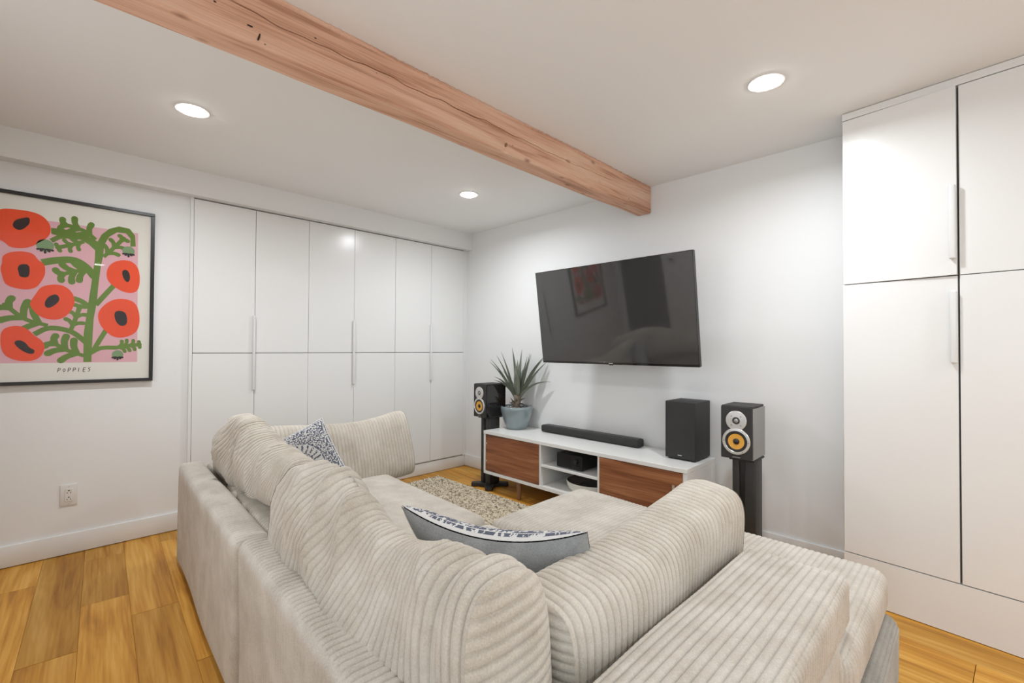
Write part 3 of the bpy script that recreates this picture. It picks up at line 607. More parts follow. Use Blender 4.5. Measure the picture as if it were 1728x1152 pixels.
lathe('shell', [(0.0001, 0.0), (0.150, 0.0), (0.172, 0.010), (0.186, 0.038), (0.190, 0.066), (0.187, 0.068), (0.184, 0.066), (0.1845, 0.0645)], M_TRAY, TR, 72)
lathe('lining', [(0.1845, 0.0645), (0.179, 0.040), (0.166, 0.016), (0.150, 0.008), (0.0001, 0.008)], M_TAUPE, TR, 72)
bx = thing('black_box', 'flat black box lying in the round white tray', 'box', (1.765, -0.235, 0.186), math.radians(20))
box('case', (-0.10, -0.065, 0), (0.10, 0.065, 0.030), M_BLACK, bx, 0.003); box('lid', (-0.09, -0.055, 0.0295), (0.09, 0.055, 0.0335), M_GLOSSB, bx, 0.001, 1)
# ------------------------------------------------------------------ bookshelf speakers and stands
def speaker(x, y, rz, label, side_mat):
    sp = thing('bookshelf_speaker', label, 'speaker', (x, y, 0.613), rz, 'bookshelf speakers on stands')
    w, h, d = 0.158, 0.284, 0.225
    box('cabinet', (-w / 2 + 0.003, 0.012, 0.0), (w / 2 - 0.003, d, h - 0.004), M_GLOSSB, sp, 0.002, 1)
    for s in (-1, 1): box('side_panel', (s * w / 2 - 0.003, 0.014, 0.0), (s * w / 2 + 0.003, d + 0.004, h - 0.012), side_mat, sp, 0.0015, 1)
    box('top_panel', (-w / 2, 0.010, h - 0.010), (w / 2, d - 0.012, h), M_BLACKM, sp, 0.0015, 1)
    box('baffle', (-w / 2, 0.0, 0.0), (w / 2, 0.013, h - 0.004), M_BLACKM, sp, 0.002, 1)
    tz, wz = 0.205, 0.094
    lathe('tweeter_plate', [(0.018, 0.003), (0.020, 0.005), (0.051, 0.004), (0.053, 0.0025), (0.053, 0.0)], M_SILVER, sp, 56, (0, 0, tz), '-y')
    lathe('tweeter_surround', [(0.0125, 0.004), (0.0165, 0.0055), (0.0185, 0.003), (0.0185, 0)], M_RUBBER, sp, 36, (0, 0, tz), '-y')
    lathe('tweeter_dome', [(0.0001, 0.0095), (0.006, 0.0085), (0.0105, 0.0055), (0.013, 0.002), (0.013, 0)], M_SIDE, sp, 36, (0, 0, tz), '-y')
    for a in range(4):
        lathe('screw', [(0.0001, 0.0062), (0.0025, 0.0058), (0.0025, 0.003)], M_STANDG, sp, 10, (0.034 * math.cos(PI / 4 + a * PI / 2), 0, tz + 0.034 * math.sin(PI / 4 + a * PI / 2)), '-y')
    lathe('woofer_ring', [(0.055, 0.004), (0.057, 0.0065), (0.069, 0.0055), (0.071, 0.003), (0.071, 0)], M_SILVER, sp, 64, (0, 0, wz), '-y')
    lathe('woofer_surround', [(0.041, 0.0015), (0.045, 0.005), (0.051, 0.0055), (0.0555, 0.002), (0.0555, 0)], M_RUBBER, sp, 56, (0, 0, wz), '-y')
    lathe('woofer_cone', [(0.0165, -0.0105 + 0.012), (0.030, -0.004 + 0.0065), (0.0415, 0.0035), (0.0415, 0)], M_KEVLAR, sp, 56, (0, 0, wz), '-y')
    lathe('dust_cap', [(0.0001, 0.0115), (0.008, 0.0105), (0.014, 0.006), (0.0165, 0.001), (0.0165, 0)], M_BLACK, sp, 36, (0, 0, wz), '-y')
    for a in range(6):
        lathe('screw', [(0.0001, 0.0072), (0.002, 0.0069), (0.002, 0.004)], M_STANDG, sp, 10, (0.063 * math.cos(a * PI / 3), 0, wz + 0.063 * math.sin(a * PI / 3)), '-y')
    box('badge', (-0.020, -0.0012, 0.007), (0.020, 0.0004, 0.0115), M_SIDE, sp)
    return sp
def stand(x, y, rz, label):
    st = thing('speaker_stand', label, 'stand', (x, y, 0), rz, 'black speaker stands')
    bm = bmesh.new(); pts = []
    for a in range(4):
        th = PI / 4 + a * PI / 2; c = Vector((0.155 * math.cos(th), 0.155 * math.sin(th))); tdir = Vector((math.cos(th), math.sin(th))); pr_ = Vector((-tdir.y, tdir.x))
        pts += [tuple(c * 0.62 - pr_ * 0.030), tuple(c - pr_ * 0.034 - tdir * 0.008), tuple(c - pr_ * 0.022 + tdir * 0.006), tuple(c + pr_ * 0.022 + tdir * 0.006), tuple(c + pr_ * 0.034 - tdir * 0.008), tuple(c * 0.62 + pr_ * 0.030), tuple(Vector((math.cos(th + PI / 4), math.sin(th + PI / 4))) * 0.072)]
    prism(bm, pts, 0.006, 0.032)
    bmesh.ops.bevel(bm, geom=[e for e in bm.edges if abs(e.verts[0].co.z - e.verts[1].co.z) < 1e-6 and e.verts[0].co.z > 0.03], offset=0.004, segments=2, affect='EDGES')
    from_bm('base', bm, M_BLACKM, st, True, math.radians(40))
    for a in range(4):
        th = PI / 4 + a * PI / 2; lathe('foot', [(0.0001, 0), (0.013, 0), (0.014, 0.007), (0.0001, 0.007)], M_RUBBER, st, 14, (0.135 * math.cos(th), 0.135 * math.sin(th), 0.0))
    bm = bmesh.new(); bm_box(bm, (-0.058, -0.058, 0.031), (-0.020, 0.058, 0.600), 0.008, 3); bm_box(bm, (0.006, -0.058, 0.031), (0.062, 0.058, 0.600), 0.008, 3)
    from_bm('column', bm, M_STANDG, st, True, math.radians(40))
    box('column_spine', (-0.0205, -0.046, 0.031), (0.0065, 0.05, 0.600), M_BLACK, st)
    box('top_plate', (-0.065, -0.085, 0.599), (0.065, 0.085, 0.6125), M_BLACKM, st, 0.003, 1)
    return st
stand(0.712, -0.300, 0, 'black pedestal speaker stand left of the media cabinet'); speaker(0.710, -0.424, math.radians(-2), 'glossy black bookshelf speaker behind the potted plant', M_GLOSSB)
stand(2.822, -0.300, 0, 'dark grey column speaker stand right of the media cabinet'); speaker(2.808, -0.420, math.radians(2), 'bookshelf speaker with grey side and amber cone right of the subwoofer', M_SIDE)
# ------------------------------------------------------------------ potted agave
PB = Vector((0.897, -0.158, TOP))
PT = thing('potted_agave', 'spiky green agave in a blue-grey glazed pot on the media cabinet', 'plant', PB)
lathe('pot', [(0.0001, 0.0), (0.080, 0.0), (0.088, 0.004), (0.104, 0.040), (0.124, 0.095), (0.138, 0.150), (0.141, 0.172), (0.139, 0.188), (0.133, 0.195), (0.127, 0.190), (0.126, 0.165), (0.120, 0.150)], M_POT, PT, 64, sharp=math.radians(60))
lathe('soil', [(0.124, 0.168), (0.09, 0.173), (0.04, 0.180), (0.0001, 0.182)], M_SOIL, PT, 40)
for k in range(26):
    a = random.uniform(0, 2 * PI); r = random.uniform(0.05, 0.105)
    bm = bmesh.new(); bmesh.ops.create_icosphere(bm, subdivisions=1, radius=0.006 + 0.004 * random.random(), matrix=Matrix.Diagonal((1, 1.3, 0.7, 1)))
    o = from_bm('pebble', bm, M_PEBBLE if random.random() < 0.6 else M_LEAF2, PT, True); o.location = (r * math.cos(a), r * math.sin(a), 0.181); o.rotation_euler = (0, 0, a * 3)
bm = bmesh.new(); tube(bm, [(0, 0, 0.17), (0.003, 0.0, 0.21), (0.006, 0.003, 0.245), (0.006, 0.004, 0.29)], [0.034, 0.027, 0.030, 0.036], 16); from_bm('stem', bm, M_LEAF2, PT, True)
def leaf(name, base, tip, w, curve, m, droop=0.0, n=14):
    base, tip = Vector(base), Vector(tip); d = tip - base; L = d.length
    out = Vector((d.x, d.y, 0)); out = out.normalized() if out.length > 1e-4 else Vector((0.5, -0.8, 0)).normalized()
    ctrl = base + d * 0.5 + (Vector((0, 0, 1)) * curve - out * curve * 0.45) * L
    side = d.cross(Vector((0, 0, 1))); side = side.normalized() if side.length > 1e-4 else Vector((0.75, 0.66, 0))
    bm = bmesh.new(); rows = []
    for i in range(n + 1):
        t = i / n; p = base * (1 - t) ** 2 + ctrl * 2 * t * (1 - t) + tip * t * t
        tg = ((ctrl - base) * (1 - t) + (tip - ctrl) * t).normalized(); nn = side.cross(tg).normalized()
        ww = w * (0.62 + 1.5 * t * (1 - t) * 1.05) * (1 - t ** 2.6) * (1 if t < .97 else .6) + 0.0006
        th = 0.006 * (1 - t) + 0.001
        rows.append([bm.verts.new(p + side * ww * 0.5 + nn * ww * 0.16), bm.verts.new(p + side * ww * 0.22 - nn * 0.001), bm.verts.new(p - nn * ww * 0.10), bm.verts.new(p - side * ww * 0.22 - nn * 0.001), bm.verts.new(p - side * ww * 0.5 + nn * ww * 0.16), bm.verts.new(p - nn * (ww * 0.10 + th))])
    for i in range(n):
        for k in range(6): bm.faces.new((rows[i][k], rows[i][(k + 1) % 6], rows[i + 1][(k + 1) % 6], rows[i + 1][k]))
    bm.faces.new(rows[0][::-1]); bm.faces.new(rows[-1]); bmesh.ops.recalc_face_normals(bm, faces=bm.faces)
    return from_bm(name, bm, m, PT, True, math.radians(70))
TIPS = [(0.728, -0.326, 1.087, .033, .10), (0.736, -0.319, 1.108, .036, .08), (0.772, -0.283, 1.141, .040, .07), (0.79, -0.246, 1.173, .036, .05), (0.848, -0.168, 1.21, .044, .04), (0.918, -0.118, 1.196, .042, .02), (0.942, -0.073, 1.135, .034, .03), (0.988, -0.088, 1.16, .042, .03), (0.972, -0.053, 1.153, .036, .04), (1.124, -0.04, 1.144, .040, .12), (1.124, -0.06, 1.119, .038, .10), (1.138, -0.04, 1.088, .042, .10), (1.185, -0.04, 0.921, .040, .26), (0.753, -0.298, 0.926, .034, .22), (0.756, -0.296, 0.956, .038, .20), (0.915, -0.200, 1.063, .050, -.02),
        (0.80, -0.05, 1.10, .038, .12), (0.86, -0.04, 1.02, .038, .12), (1.03, -0.30, 0.99, .040, .16), (0.70, -0.14, 1.0, .036, .16)]
for (x, y, z, w, c) in TIPS:
    w *= 1.3
    t = Vector((x, y, z)) - PB; a = math.atan2(t.y, t.x); dist = math.hypot(t.x, t.y); rr = min(0.022, dist * 0.2)
    leaf('leaf', (0.006 + rr * math.cos(a), 0.004 + rr * math.sin(a), 0.262 + 0.02 * random.random()), t, w, c, M_LEAF)
for k in range(11):
    a = 2 * PI * k / 11 + 0.3; r = 0.055 + 0.03 * random.random()
    leaf('dry_leaf', (0.022 * math.cos(a), 0.022 * math.sin(a), 0.19 + 0.05 * random.random()), (r * math.cos(a), r * math.sin(a), 0.205 + 0.06 * random.random()), 0.020, 0.05, M_LEAF2, n=5)
# ------------------------------------------------------------------ rug
RG = thing('rug', 'nubby beige and brown woven rug on the floor between sofa and media cabinet', 'rug', (1.2, -1.1, 0))
RX0, RX1, RY0, RY1 = 0.165, 2.30, -1.75, -0.455
def rg(x, y, z): return (x - 1.2, y + 1.1, z)
box('backing', rg(RX0, RY0, 0.001), rg(RX1, RY1, 0.006), M_RUGB, RG)
def rug_loops():
    sx, sy = 0.0155, 0.0105
    nx = int((1.75 - RX0) / sx); ny = int((RY1 + 1.35) / sy); n = nx * ny
    ix, iy = np.meshgrid(np.arange(nx), np.arange(ny)); ix, iy = ix.ravel(), iy.ravel()
    cx = RX0 + 0.008 + (ix + 0.5 * (iy % 2)) * sx + rng.normal(0, 0.0016, n); cy = RY1 - 0.006 - iy * sy + rng.normal(0, 0.0012, n)
    base = []; FA = []
    rings = [(0, 0, 1.0)] ; V0 = [(0, 0, 1.0)]
    for (rr, zz) in ((0.62, 0.8), (1.0, 0.2)):
        for k in range(6): V0.append((rr * math.cos(k * PI / 3), rr * math.sin(k * PI / 3), zz))
    V0 = np.array(V0)
    for k in range(6): FA.append((0, 1 + k, 1 + (k + 1) % 6)); 
    for k in range(6): FA.append((1 + k, 7 + k, 7 + (k + 1) % 6)); FA.append((1 + k, 7 + (k + 1) % 6, 1 + (k + 1) % 6))
    FA = np.array(FA)
    ln = 0.0092 * rng.uniform(0.8, 1.2, n); wd = 0.0062 * rng.uniform(0.85, 1.15, n); hg = 0.009 * rng.uniform(0.7, 1.25, n); an = rng.normal(0.45, 0.35, n) * np.where(iy % 2, 1, -1)
    c, s = np.cos(an)[:, None], np.sin(an)[:, None]
    lx = V0[None, :, 0] * ln[:, None]; ly = V0[None, :, 1] * wd[:, None]
    P = np.stack([cx[:, None] + lx * c - ly * s - 1.2, cy[:, None] + lx * s + ly * c + 1.1, 0.005 + V0[None, :, 2] * hg[:, None]], 2)
    tone = np.clip(rng.beta(1.2, 1.25, n), 0, 1)
    return from_arr('wool_loops', P.reshape(-1, 3), (FA[None] + (np.arange(n) * len(V0))[:, None, None]).reshape(-1, 3), M_RUG, RG, True, None, np.repeat(tone, len(V0)))
tag(rug_loops(), kind='stuff')
# ------------------------------------------------------------------ corduroy upholstery
PITCH = 0.0212
def ribf(a, pitch=None):
    t = ((a / (pitch or PITCH)) % 1.0) * 2 - 1
    return np.sqrt(np.maximum(1 - (0.985 * t) ** 2, 0)) - 0.75
def wob(P, seed, scale, n=7):
    r = np.random.default_rng(seed); out = np.zeros(len(P))
    for _ in range(n):
        d = r.normal(size=3); d /= np.linalg.norm(d); out += np.sin(P @ d * scale * r.uniform(0.6, 1.6) + r.uniform(0, 6.28))
    return out / math.sqrt(n)
def axis_pts(lo, hi, r, step):
    a = list(lo + r * (1 - np.cos(np.linspace(0, PI / 2, 6)))); b = list(hi - r * (1 - np.cos(np.linspace(0, PI / 2, 6))))[::-1]
    n = max(2, int((hi - lo - 2 * r) / step)); return np.array(a + list(np.linspace(lo + r, hi - r, n + 1))[1:-1] + b)
def fabric_block(name, lo, hi, r, rib_axis, m, parent, amp=0.0030, crown=0.0, side_amp=0.3, end_axis=None, step=0.035, lump=0.003, seed=1, sag=None, face_amp=None):
    lo, hi = np.array(lo, float), np.array(hi, float); axes = []
    sec = end_axis if end_axis is not None else (2 if rib_axis != 2 else 0)
    for k in range(3):
        if k == rib_axis: n = int((hi[k] - lo[k]) / PITCH * 9); axes.append(np.linspace(lo[k], hi[k], n + 1))
        elif k == sec and side_amp > 0.01 and end_axis is not None: n = int((hi[k] - lo[k]) / PITCH * 6); axes.append(np.linspace(lo[k], hi[k], n + 1))
        else: axes.append(axis_pts(lo[k], hi[k], r, step))
    V = []; F = []; off = 0
    for k in range(3):
        i, j = [(1, 2), (2, 0), (0, 1)][k]
        A, B = np.meshgrid(axes[i], axes[j], indexing='ij'); na, nb = A.shape
        for sd in (0, 1):
            P = np.zeros((na * nb, 3)); P[:, i] = A.ravel(); P[:, j] = B.ravel(); P[:, k] = hi[k] if sd else lo[k]
            q = (np.arange(na - 1)[:, None] * nb + np.arange(nb - 1)[None]).ravel()
            f_ = np.stack([q, q + nb, q + nb + 1, q + 1], 1)
            if not sd: f_ = f_[:, ::-1]
            V.append(P); F.append(f_ + off); off += len(P)
    V = np.concatenate(V); F = np.concatenate(F)
    key = np.round(V * 1e5).astype(np.int64); _, idx, inv = np.unique(key, axis=0, return_index=True, return_inverse=True)
    V = V[idx]; F = inv.ravel()[F]
    inner = np.clip(V, lo + r, hi - r); N = V - inner; L = np.linalg.norm(N, axis=1, keepdims=True)
    N = N / np.maximum(L, 1e-9); P = inner + N * r
    w = np.abs(N[:, rib_axis]) ** 2
    fa = np.ones(len(V)) if face_amp is None else face_amp(V, N)
    d = amp * ((1 - w) * ribf(V[:, rib_axis]) * fa + w * side_amp * ribf(V[:, sec]))
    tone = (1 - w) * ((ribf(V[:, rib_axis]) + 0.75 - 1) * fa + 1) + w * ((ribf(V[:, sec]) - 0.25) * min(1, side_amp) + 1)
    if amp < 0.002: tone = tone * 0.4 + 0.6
    d += lump * wob(P, seed, 9.0)
    P = P + N * d[:, None]
    if crown:
        t = [(V[:, k] - lo[k]) / (hi[k] - lo[k]) * 2 - 1 for k in range(2)]
        P[:, 2] += crown * (1 - t[0] ** 4) * (1 - t[1] ** 4) * np.clip((V[:, 2] - lo[2]) / (hi[2] - lo[2]), 0, 1)
    if sag is not None: P = sag(P, V)
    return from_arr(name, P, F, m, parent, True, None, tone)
SO = thing('sectional_sofa', 'large beige corduroy sectional sofa standing on the oak floor, seen from behind', 'sofa', (2.0, -2.0, 0))
def so(x, y, z): return np.array([x - 2.0, y + 2.0, z])
RT = -0.054     # the long back stands slightly askew
def skew(ang, cx, cy):
    c, s = math.cos(ang), math.sin(ang)
    def fn(P, V):
        Q = P.copy(); x = P[:, 0] - (cx - 2.0); y = P[:, 1] - (cy + 2.0)
        Q[:, 0] = cx - 2.0 + x * c - y * s; Q[:, 1] = cy + 2.0 + x * s + y * c; return Q
    return fn
BKZ = 0.560
outer_soft = lambda V, N: np.where(N[:, 1] < -0.6, 0.28, 1.0)
fabric_block('backrest', so(0.575, -2.524, 0.016), so(1.978, -2.405, BKZ - 0.006), 0.030, 0, M_CORD2, SO, 0.0042, 0, 0.2, lump=0.0035, seed=3, sag=skew(RT, 0.575, -2.520), face_amp=outer_soft)
fabric_block('backrest', so(2.000, -2.516, 0.016), so(3.52, -2.400, BKZ + 0.006), 0.034, 0, M_CORD2, SO, 0.0078, 0, 0.2, lump=0.0035, seed=4, sag=skew(RT, 0.575, -2.520), face_amp=outer_soft)
fabric_block('side_panel', so(0.585, -2.395, 0.016), so(0.70, -1.40, BKZ - 0.02), 0.030, 1, M_CORD2, SO, 0.0020, 0, 0.3, lump=0.003, seed=5)
fabric_block('armrest', so(3.185, -2.50, 0.425), so(3.468, -1.425, 0.566), 0.028, 0, M_CORD2, SO, 0.0070, 0.006, 1.0, end_axis=1, lump=0.003, seed=6, face_amp=lambda V, N: np.where(np.abs(N[:, 2]) > 0.5, 1.0, 0.6))
fabric_block('side_panel', so(3.30, -2.46, 0.016), so(3.466, -1.56, 0.43), 0.02, 1, M_SHORT, SO, 0.0006, 0, 0.3, lump=0.002, seed=16)
# seats: a base and a cushion each
fabric_block('seat_base', so(0.72, -2.36, 0.018), so(2.10, -1.56, 0.235), 0.03, 0, M_CORD2, SO, 0.0022, 0, 0.4, lump=0.002, seed=7, sag=skew(-0.04, 0.72, -1.5))
fabric_block('seat_cushion', so(0.72, -2.40, 0.24), so(2.10, -1.48, 0.412), 0.05, 0, M_SHORT, SO, 0.0011, 0.014, 0.4, lump=0.003, seed=8, sag=skew(-0.06, 0.72, -1.44))
fabric_block('seat_cushion', so(2.13, -2.46, 0.24), so(3.20, -1.60, 0.412), 0.05, 0, M_CORD2, SO, 0.0045, 0.012, 0.4, lump=0.003, seed=9)
fabric_block('seat_base', so(2.14, -2.42, 0.018), so(3.27, -0.93, 0.235), 0.03, 0, M_CORD2, SO, 0.0022, 0, 0.4, lump=0.002, seed=10)
fabric_block('seat_base', so(3.275, -1.55, 0.018), so(3.525, -0.885, 0.262), 0.045, 2, M_DARKCORD, SO, 0.0058, 0, 1.0, end_axis=0, lump=0.002, seed=11, face_amp=lambda V, N: 1.0)
fabric_block('chaise_cushion', so(2.105, -1.59, 0.262), so(3.492, -0.872, 0.408), 0.048, 0, M_CORD2, SO, 0.0055, 0.014, 1.0, end_axis=1, lump=0.0035, seed=12, step=0.03)
# loose cushions --------------------------------------------------
def swept_cushion(name, label, L, H, T, origin, ax, up, m, shape=None, amp=0.0072, expo=2.7, nth=72, pitch=PITCH, pinch=0.25, seed=1, group='loose corduroy back cushions', endz=0.0):
    """box cushion: ribs girdle it, a ribbed gusset closes each end. local x along length, y thickness, z height"""
    ax = Vector(ax).normalized(); up = Vector(up).normalized(); th = up.cross(ax).normalized(); up = ax.cross(th)
    ns = int(L / pitch * 11); s = np.linspace(0, 1, ns + 1)
    ang = np.linspace(0, 2 * PI, nth, endpoint=False)
    cs, sn = np.cos(ang), np.sin(ang); py = np.sign(cs) * np.abs(cs) ** (2 / expo); pz = np.sign(sn) * np.abs(sn) ** (2 / expo)
    edge = np.minimum(s, 1 - s) * L
    kt = 1 - pinch * np.exp(-(edge / 0.07)); kz = 1 - pinch * 0.45 * np.exp(-(edge / 0.05))
    xs = (s - 0.5) * L
    Y = kt[:, None] * py[None] * T / 2; Z = kz[:, None] * pz[None] * H / 2; X = np.repeat(xs[:, None], nth, 1)
    ny, nz = cs / T, sn / H; nl = np.hypot(ny, nz); ny, nz = ny / nl, nz / nl
    rb = amp * ribf(xs, pitch)[:, None]
    Y = Y + rb * ny[None]; Z = Z + rb * nz[None]
    P = np.stack([X, Y, Z], 2).reshape(-1, 3)
    a, b = np.meshgrid(np.arange(ns), np.arange(nth), indexing='ij'); a, b = a.ravel(), b.ravel(); b2 = (b + 1) % nth
    F = np.stack([a * nth + b, a * nth + b2, (a + 1) * nth + b2, (a + 1) * nth + b], 1)
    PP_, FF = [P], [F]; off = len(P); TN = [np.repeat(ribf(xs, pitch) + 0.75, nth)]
    for e in (0, -1):      # gussets
        nh = int(H / pitch * 9); nc = 11; sg = -1 if e == 0 else 1
        pzv = np.linspace(-0.999, 0.999, nh + 1); wv = (1 - np.abs(pzv) ** expo) ** (1 / expo)
        c = np.linspace(-1, 1, nc)
        Yc = c[None] * wv[:, None] * T / 2 * kt[e]; Zc = np.repeat((pzv * H / 2 * kz[e])[:, None], nc, 1)
        Xc = xs[e] + sg * ((1 - np.abs(c[None]) ** 3) * (1 - np.abs(pzv[:, None]) ** 6) * 0.022 + amp * 1.1 * ribf(Zc, pitch) * (1 - np.abs(c[None]) ** 8))
        r0_ = amp * ribf(xs[e:e + 1] if e == 0 else xs[-1:], pitch)[0] + 0.0015; Yc = Yc + r0_ * c[None]; Zc = Zc + r0_ * pzv[:, None]
        G = np.stack([Xc, Yc, Zc], 2).reshape(-1, 3)
        a, b = np.meshgrid(np.arange(nh), np.arange(nc - 1), indexing='ij'); a, b = a.ravel(), b.ravel()
        f_ = np.stack([a * nc + b, a * nc + b + 1, (a + 1) * nc + b + 1, (a + 1) * nc + b], 1)
        if e == 0: f_ = f_[:, ::-1]
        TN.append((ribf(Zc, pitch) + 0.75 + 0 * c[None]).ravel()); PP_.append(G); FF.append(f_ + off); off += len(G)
    P = np.concatenate(PP_); F = np.concatenate(FF)
    if shape is not None: P = shape(P, L, H, T)
    P = P + (np.stack([wob(P, seed + k, 11.0) for k in range(3)], 1) * 0.004)
    Rm = np.array([list(ax), list(th), list(up)])
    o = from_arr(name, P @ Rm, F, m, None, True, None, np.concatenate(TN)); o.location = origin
    return tag(o, label, 'cushion', group)
def bump(x, c, w): return np.exp(-((x - c) / w) ** 2)
# cushion lying against the armrest, right
def sh_right(P, L, H, T):
    Q = P.copy(); t = P[:, 0] / L
    Q[:, 1] += 0.012 * np.sin(t * 5); Q[:, 2] += 0.012 * bump(t, 0.42, 0.08) * (P[:, 2] > 0) - 0.010 * bump(t, 0, 0.35)
    k = np.clip(P[:, 2] / H, 0, 1); Q[:, 0] += 0.05 * k * np.sign(t) * np.abs(t)
    return Q
swept_cushion('back_cushion', 'plump beige corduroy cushion leaning on the ribbed armrest at right', 0.88, 0.34, 0.22, (3.058, -1.84, 0.542), (0.045, 1, 0.065), (0.08, 0, 1), M_CORD, sh_right, seed=21, expo=3.8, pinch=0.09)
# cushion slumped over the near back
def folds(x, z, seed, k=1.0):
    """a few long soft creases at varying slants"""
    r = np.random.default_rng(seed); out = np.zeros(len(x))
    for _ in range(9):
        a = r.uniform(0.5, 1.25); fx, fz = math.cos(a), math.sin(a); f0 = r.uniform(9, 26)
        ph = r.uniform(0, 6.28); cx, cz = r.uniform(-0.45, 0.35), r.uniform(-0.05, 0.22)
        u = (x * fx + z * fz) * f0 * k + ph + 0.8 * np.sin(x * 6 + ph)
        out += (np.abs(np.sin(u)) ** 0.6 - 0.7) * np.exp(-((x - cx) / 0.30) ** 2 - ((z - cz) / 0.16) ** 2)
    return out
def sh_near(P, L, H, T):
    Q = P.copy(); t = P[:, 0] / L; zz = P[:, 2] / H
    top = np.clip(zz + 0.5, 0, 1); mid = np.clip((0.40 - t) / 0.12, 0, 1)
    # tent-like: thin at the crown, spread over the sofa back below
    Q[:, 1] *= 1 - 0.42 * np.clip(2 * zz, 0, 1) ** 1.4 * mid
    Q[:, 1] -= 0.035 * np.clip(0.3 - zz, 0, 0.5) * mid
    # the cover is pulled askew, so the wales slant
    Q[:, 0] += 0.55 * (P[:, 2] + 0.02) * np.clip((0.30 - t) / 0.5, 0, 1) * np.clip((t + 0.5) / 0.1, 0, 1)
    Q[:, 2] += top * (0.050 * bump(t, -0.30, 0.15) - 0.050 * bump(t, 0.08, 0.22) + 0.008 * bump(t, 0.44, 0.05))
    fo = folds(P[:, 0], P[:, 2], 5)
    Q[:, 1] += 0.016 * fo * mid * (P[:, 1] < 0.03); Q[:, 2] -= 0.016 * fo * mid * np.clip(zz * 3, 0, 1)
    Q[:, 1] += 0.030 * bump(t, 0.40, 0.028) * np.clip(-P[:, 1] / 0.05, 0, 1) * np.clip(zz + 0.3, 0, 1)
    Q[:, 2] -= 0.022 * bump(t, 0.395, 0.028) * np.clip((zz - 0.1) / 0.35, 0, 1)
    return Q
swept_cushion('back_cushion', 'wrinkled beige corduroy cushion slumped over the near sofa back', 1.06, 0.40, 0.23, (2.595, -2.425, 0.602), (1, -0.03, 0.0), (0.0, -0.10, 1), M_CORD, sh_near, seed=31, pinch=0.12, expo=3.0, amp=0.0085, pitch=0.0245)
# far back cushion, drooping left
def sh_far(P, L, H, T):
    Q = P.copy(); t = P[:, 0] / L; zz = P[:, 2] / H; top = np.clip(zz + 0.5, 0, 1)
    Q[:, 1] *= 1 - 0.30 * np.clip(2 * zz, 0, 1) ** 1.4
    Q[:, 0] += 0.75 * P[:, 2] * np.clip((0.5 - np.abs(t)) / 0.25, 0, 1)
    Q[:, 2] += top * (0.05 * bump(t, -0.22, 0.17) - 0.02 * bump(t, 0.30, 0.2) - 0.05 * bump(t, -0.5, 0.10))
    fo = folds(P[:, 0], P[:, 2], 12, 0.8)
    Q[:, 1] += 0.020 * fo * (P[:, 1] < 0.04); Q[:, 2] -= 0.016 * fo * np.clip(zz * 3, 0, 1)
    Q[:, 2] += 0.15 * np.clip((t + 0.12) / 0.5, 0, 1) * np.clip(-2 * zz, 0, 1)
    return Q
swept_cushion('back_cushion', 'rumpled beige corduroy cushion nearest the poppy poster on the sofa back', 1.28, 0.34, 0.24, (1.33, -2.33, 0.645), (1, -0.05, 0.0), (0.0, -0.16, 1), M_CORD, sh_far, seed=41, pinch=0.3)
swept_cushion('lumbar_cushion', 'low corduroy cushion tucked under the rumpled cushion behind the sofa back', 0.95, 0.16, 0.10, (1.62, -2.415, 0.475), (1, -0.05, 0.0), (0.0, -0.05, 1), M_CORD, None, seed=46, pinch=0.3)
# end cushion against the wardrobe side
def sh_end(P, L, H, T):
    Q = P.copy(); t = P[:, 0] / L; zz = P[:, 2] / H
    Q[:, 2] += np.clip(zz + 0.5, 0, 1) * (0.03 * bump(t, -0.5, 0.12) + 0.015 * bump(t, 0.4, 0.2) - 0.02 * bump(t, 0.0, 0.3))
    return Q
swept_cushion('back_cushion', 'upright beige corduroy cushion at the far sofa end before the wardrobes', 0.92, 0.41, 0.20, (1.000, -1.80, 0.550), (0.02, -1, 0.0), (-0.36, 0, 1), M_CORD, sh_end, seed=51, pinch=0.09, expo=3.6)
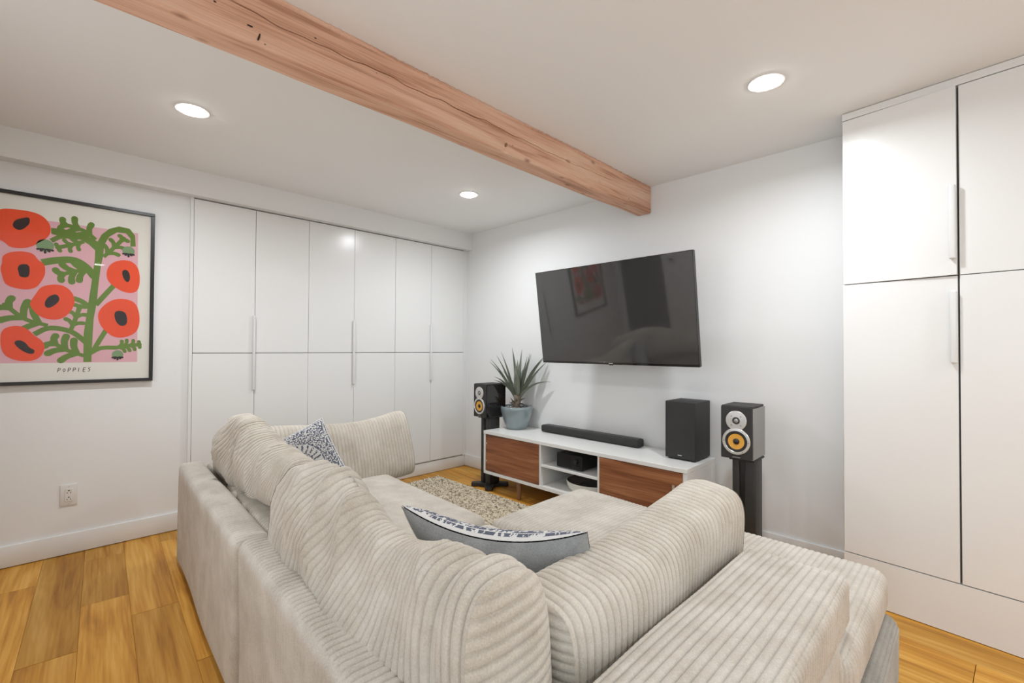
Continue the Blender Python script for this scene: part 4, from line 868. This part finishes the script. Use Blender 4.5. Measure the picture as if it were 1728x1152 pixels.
# ------------------------------------------------------------------ patterned scatter cushions
def scatter(name, label, size, puff, origin, ax, up, bend=0.0, corner=0.10, seed=1, tall=1.0):
    ax = Vector(ax).normalized(); up = Vector(up).normalized(); nrm = ax.cross(up).normalized(); up = nrm.cross(ax)
    root = thing(name, label, 'cushion', origin, 0, 'blue and white medallion cushions')
    n = 48; g = np.linspace(-1, 1, n + 1); U, Vv = np.meshgrid(g, g, indexing='ij'); U, Vv = U.ravel(), Vv.ravel()
    pin = 1 - corner * (1 - np.abs(U) ** 2) * np.abs(Vv) ** 3; pin2 = 1 - corner * (1 - np.abs(Vv) ** 2) * np.abs(U) ** 3
    x = U * pin2 * size / 2; z = Vv * pin * size * tall / 2
    hgt = puff / 2 * ((1 - U ** 4) * (1 - Vv ** 4)) ** 0.55
    q = (np.arange(n)[:, None] * (n + 1) + np.arange(n)[None]).ravel(); F = np.stack([q, q + n + 1, q + n + 2, q + 1], 1)
    for nm, sg, mm in (('front_cover', 1, M_PILLOW), ('back_cover', -1, M_PGREY)):
        y = sg * (hgt + 0.002); P = np.stack([x, y, z], 1); 
        P[:, 1] += 0.004 * wob(P, seed, 18) * hgt / puff * 2
        P[:, 1] += bend * ((x / (size / 2)) ** 2 - 0.3); P[:, 2] += -bend * 0.9 * (1 - (x / (size / 2)) ** 2) * np.clip(z / size + 0.5, 0, 1)
        W_ = P[:, :1] * np.array(ax) + P[:, 1:2] * np.array(nrm) + P[:, 2:] * np.array(up)
        from_arr(nm, W_, F if sg < 0 else F[:, ::-1], mm, root, True, np.stack([(U + 1) / 2, (Vv + 1) / 2], 1), np.ones(len(U)))
    return root
scatter('scatter_cushion', 'blue and white medallion cushion tilted on a corner at the far sofa end', 0.38, 0.12, (1.165, -2.065, 0.565), (-0.40, -0.80, -0.44), (0.45, 0.46, -0.76), 0.0, 0.05, seed=61)
scatter('scatter_cushion', 'blue and white medallion cushion with grey back in the near sofa corner', 0.57, 0.13, (2.739, -2.084, 0.561), (-0.93, -0.34, -0.03), (0.05, -0.66, 0.75), 0.04, 0.05, seed=71, tall=0.74)
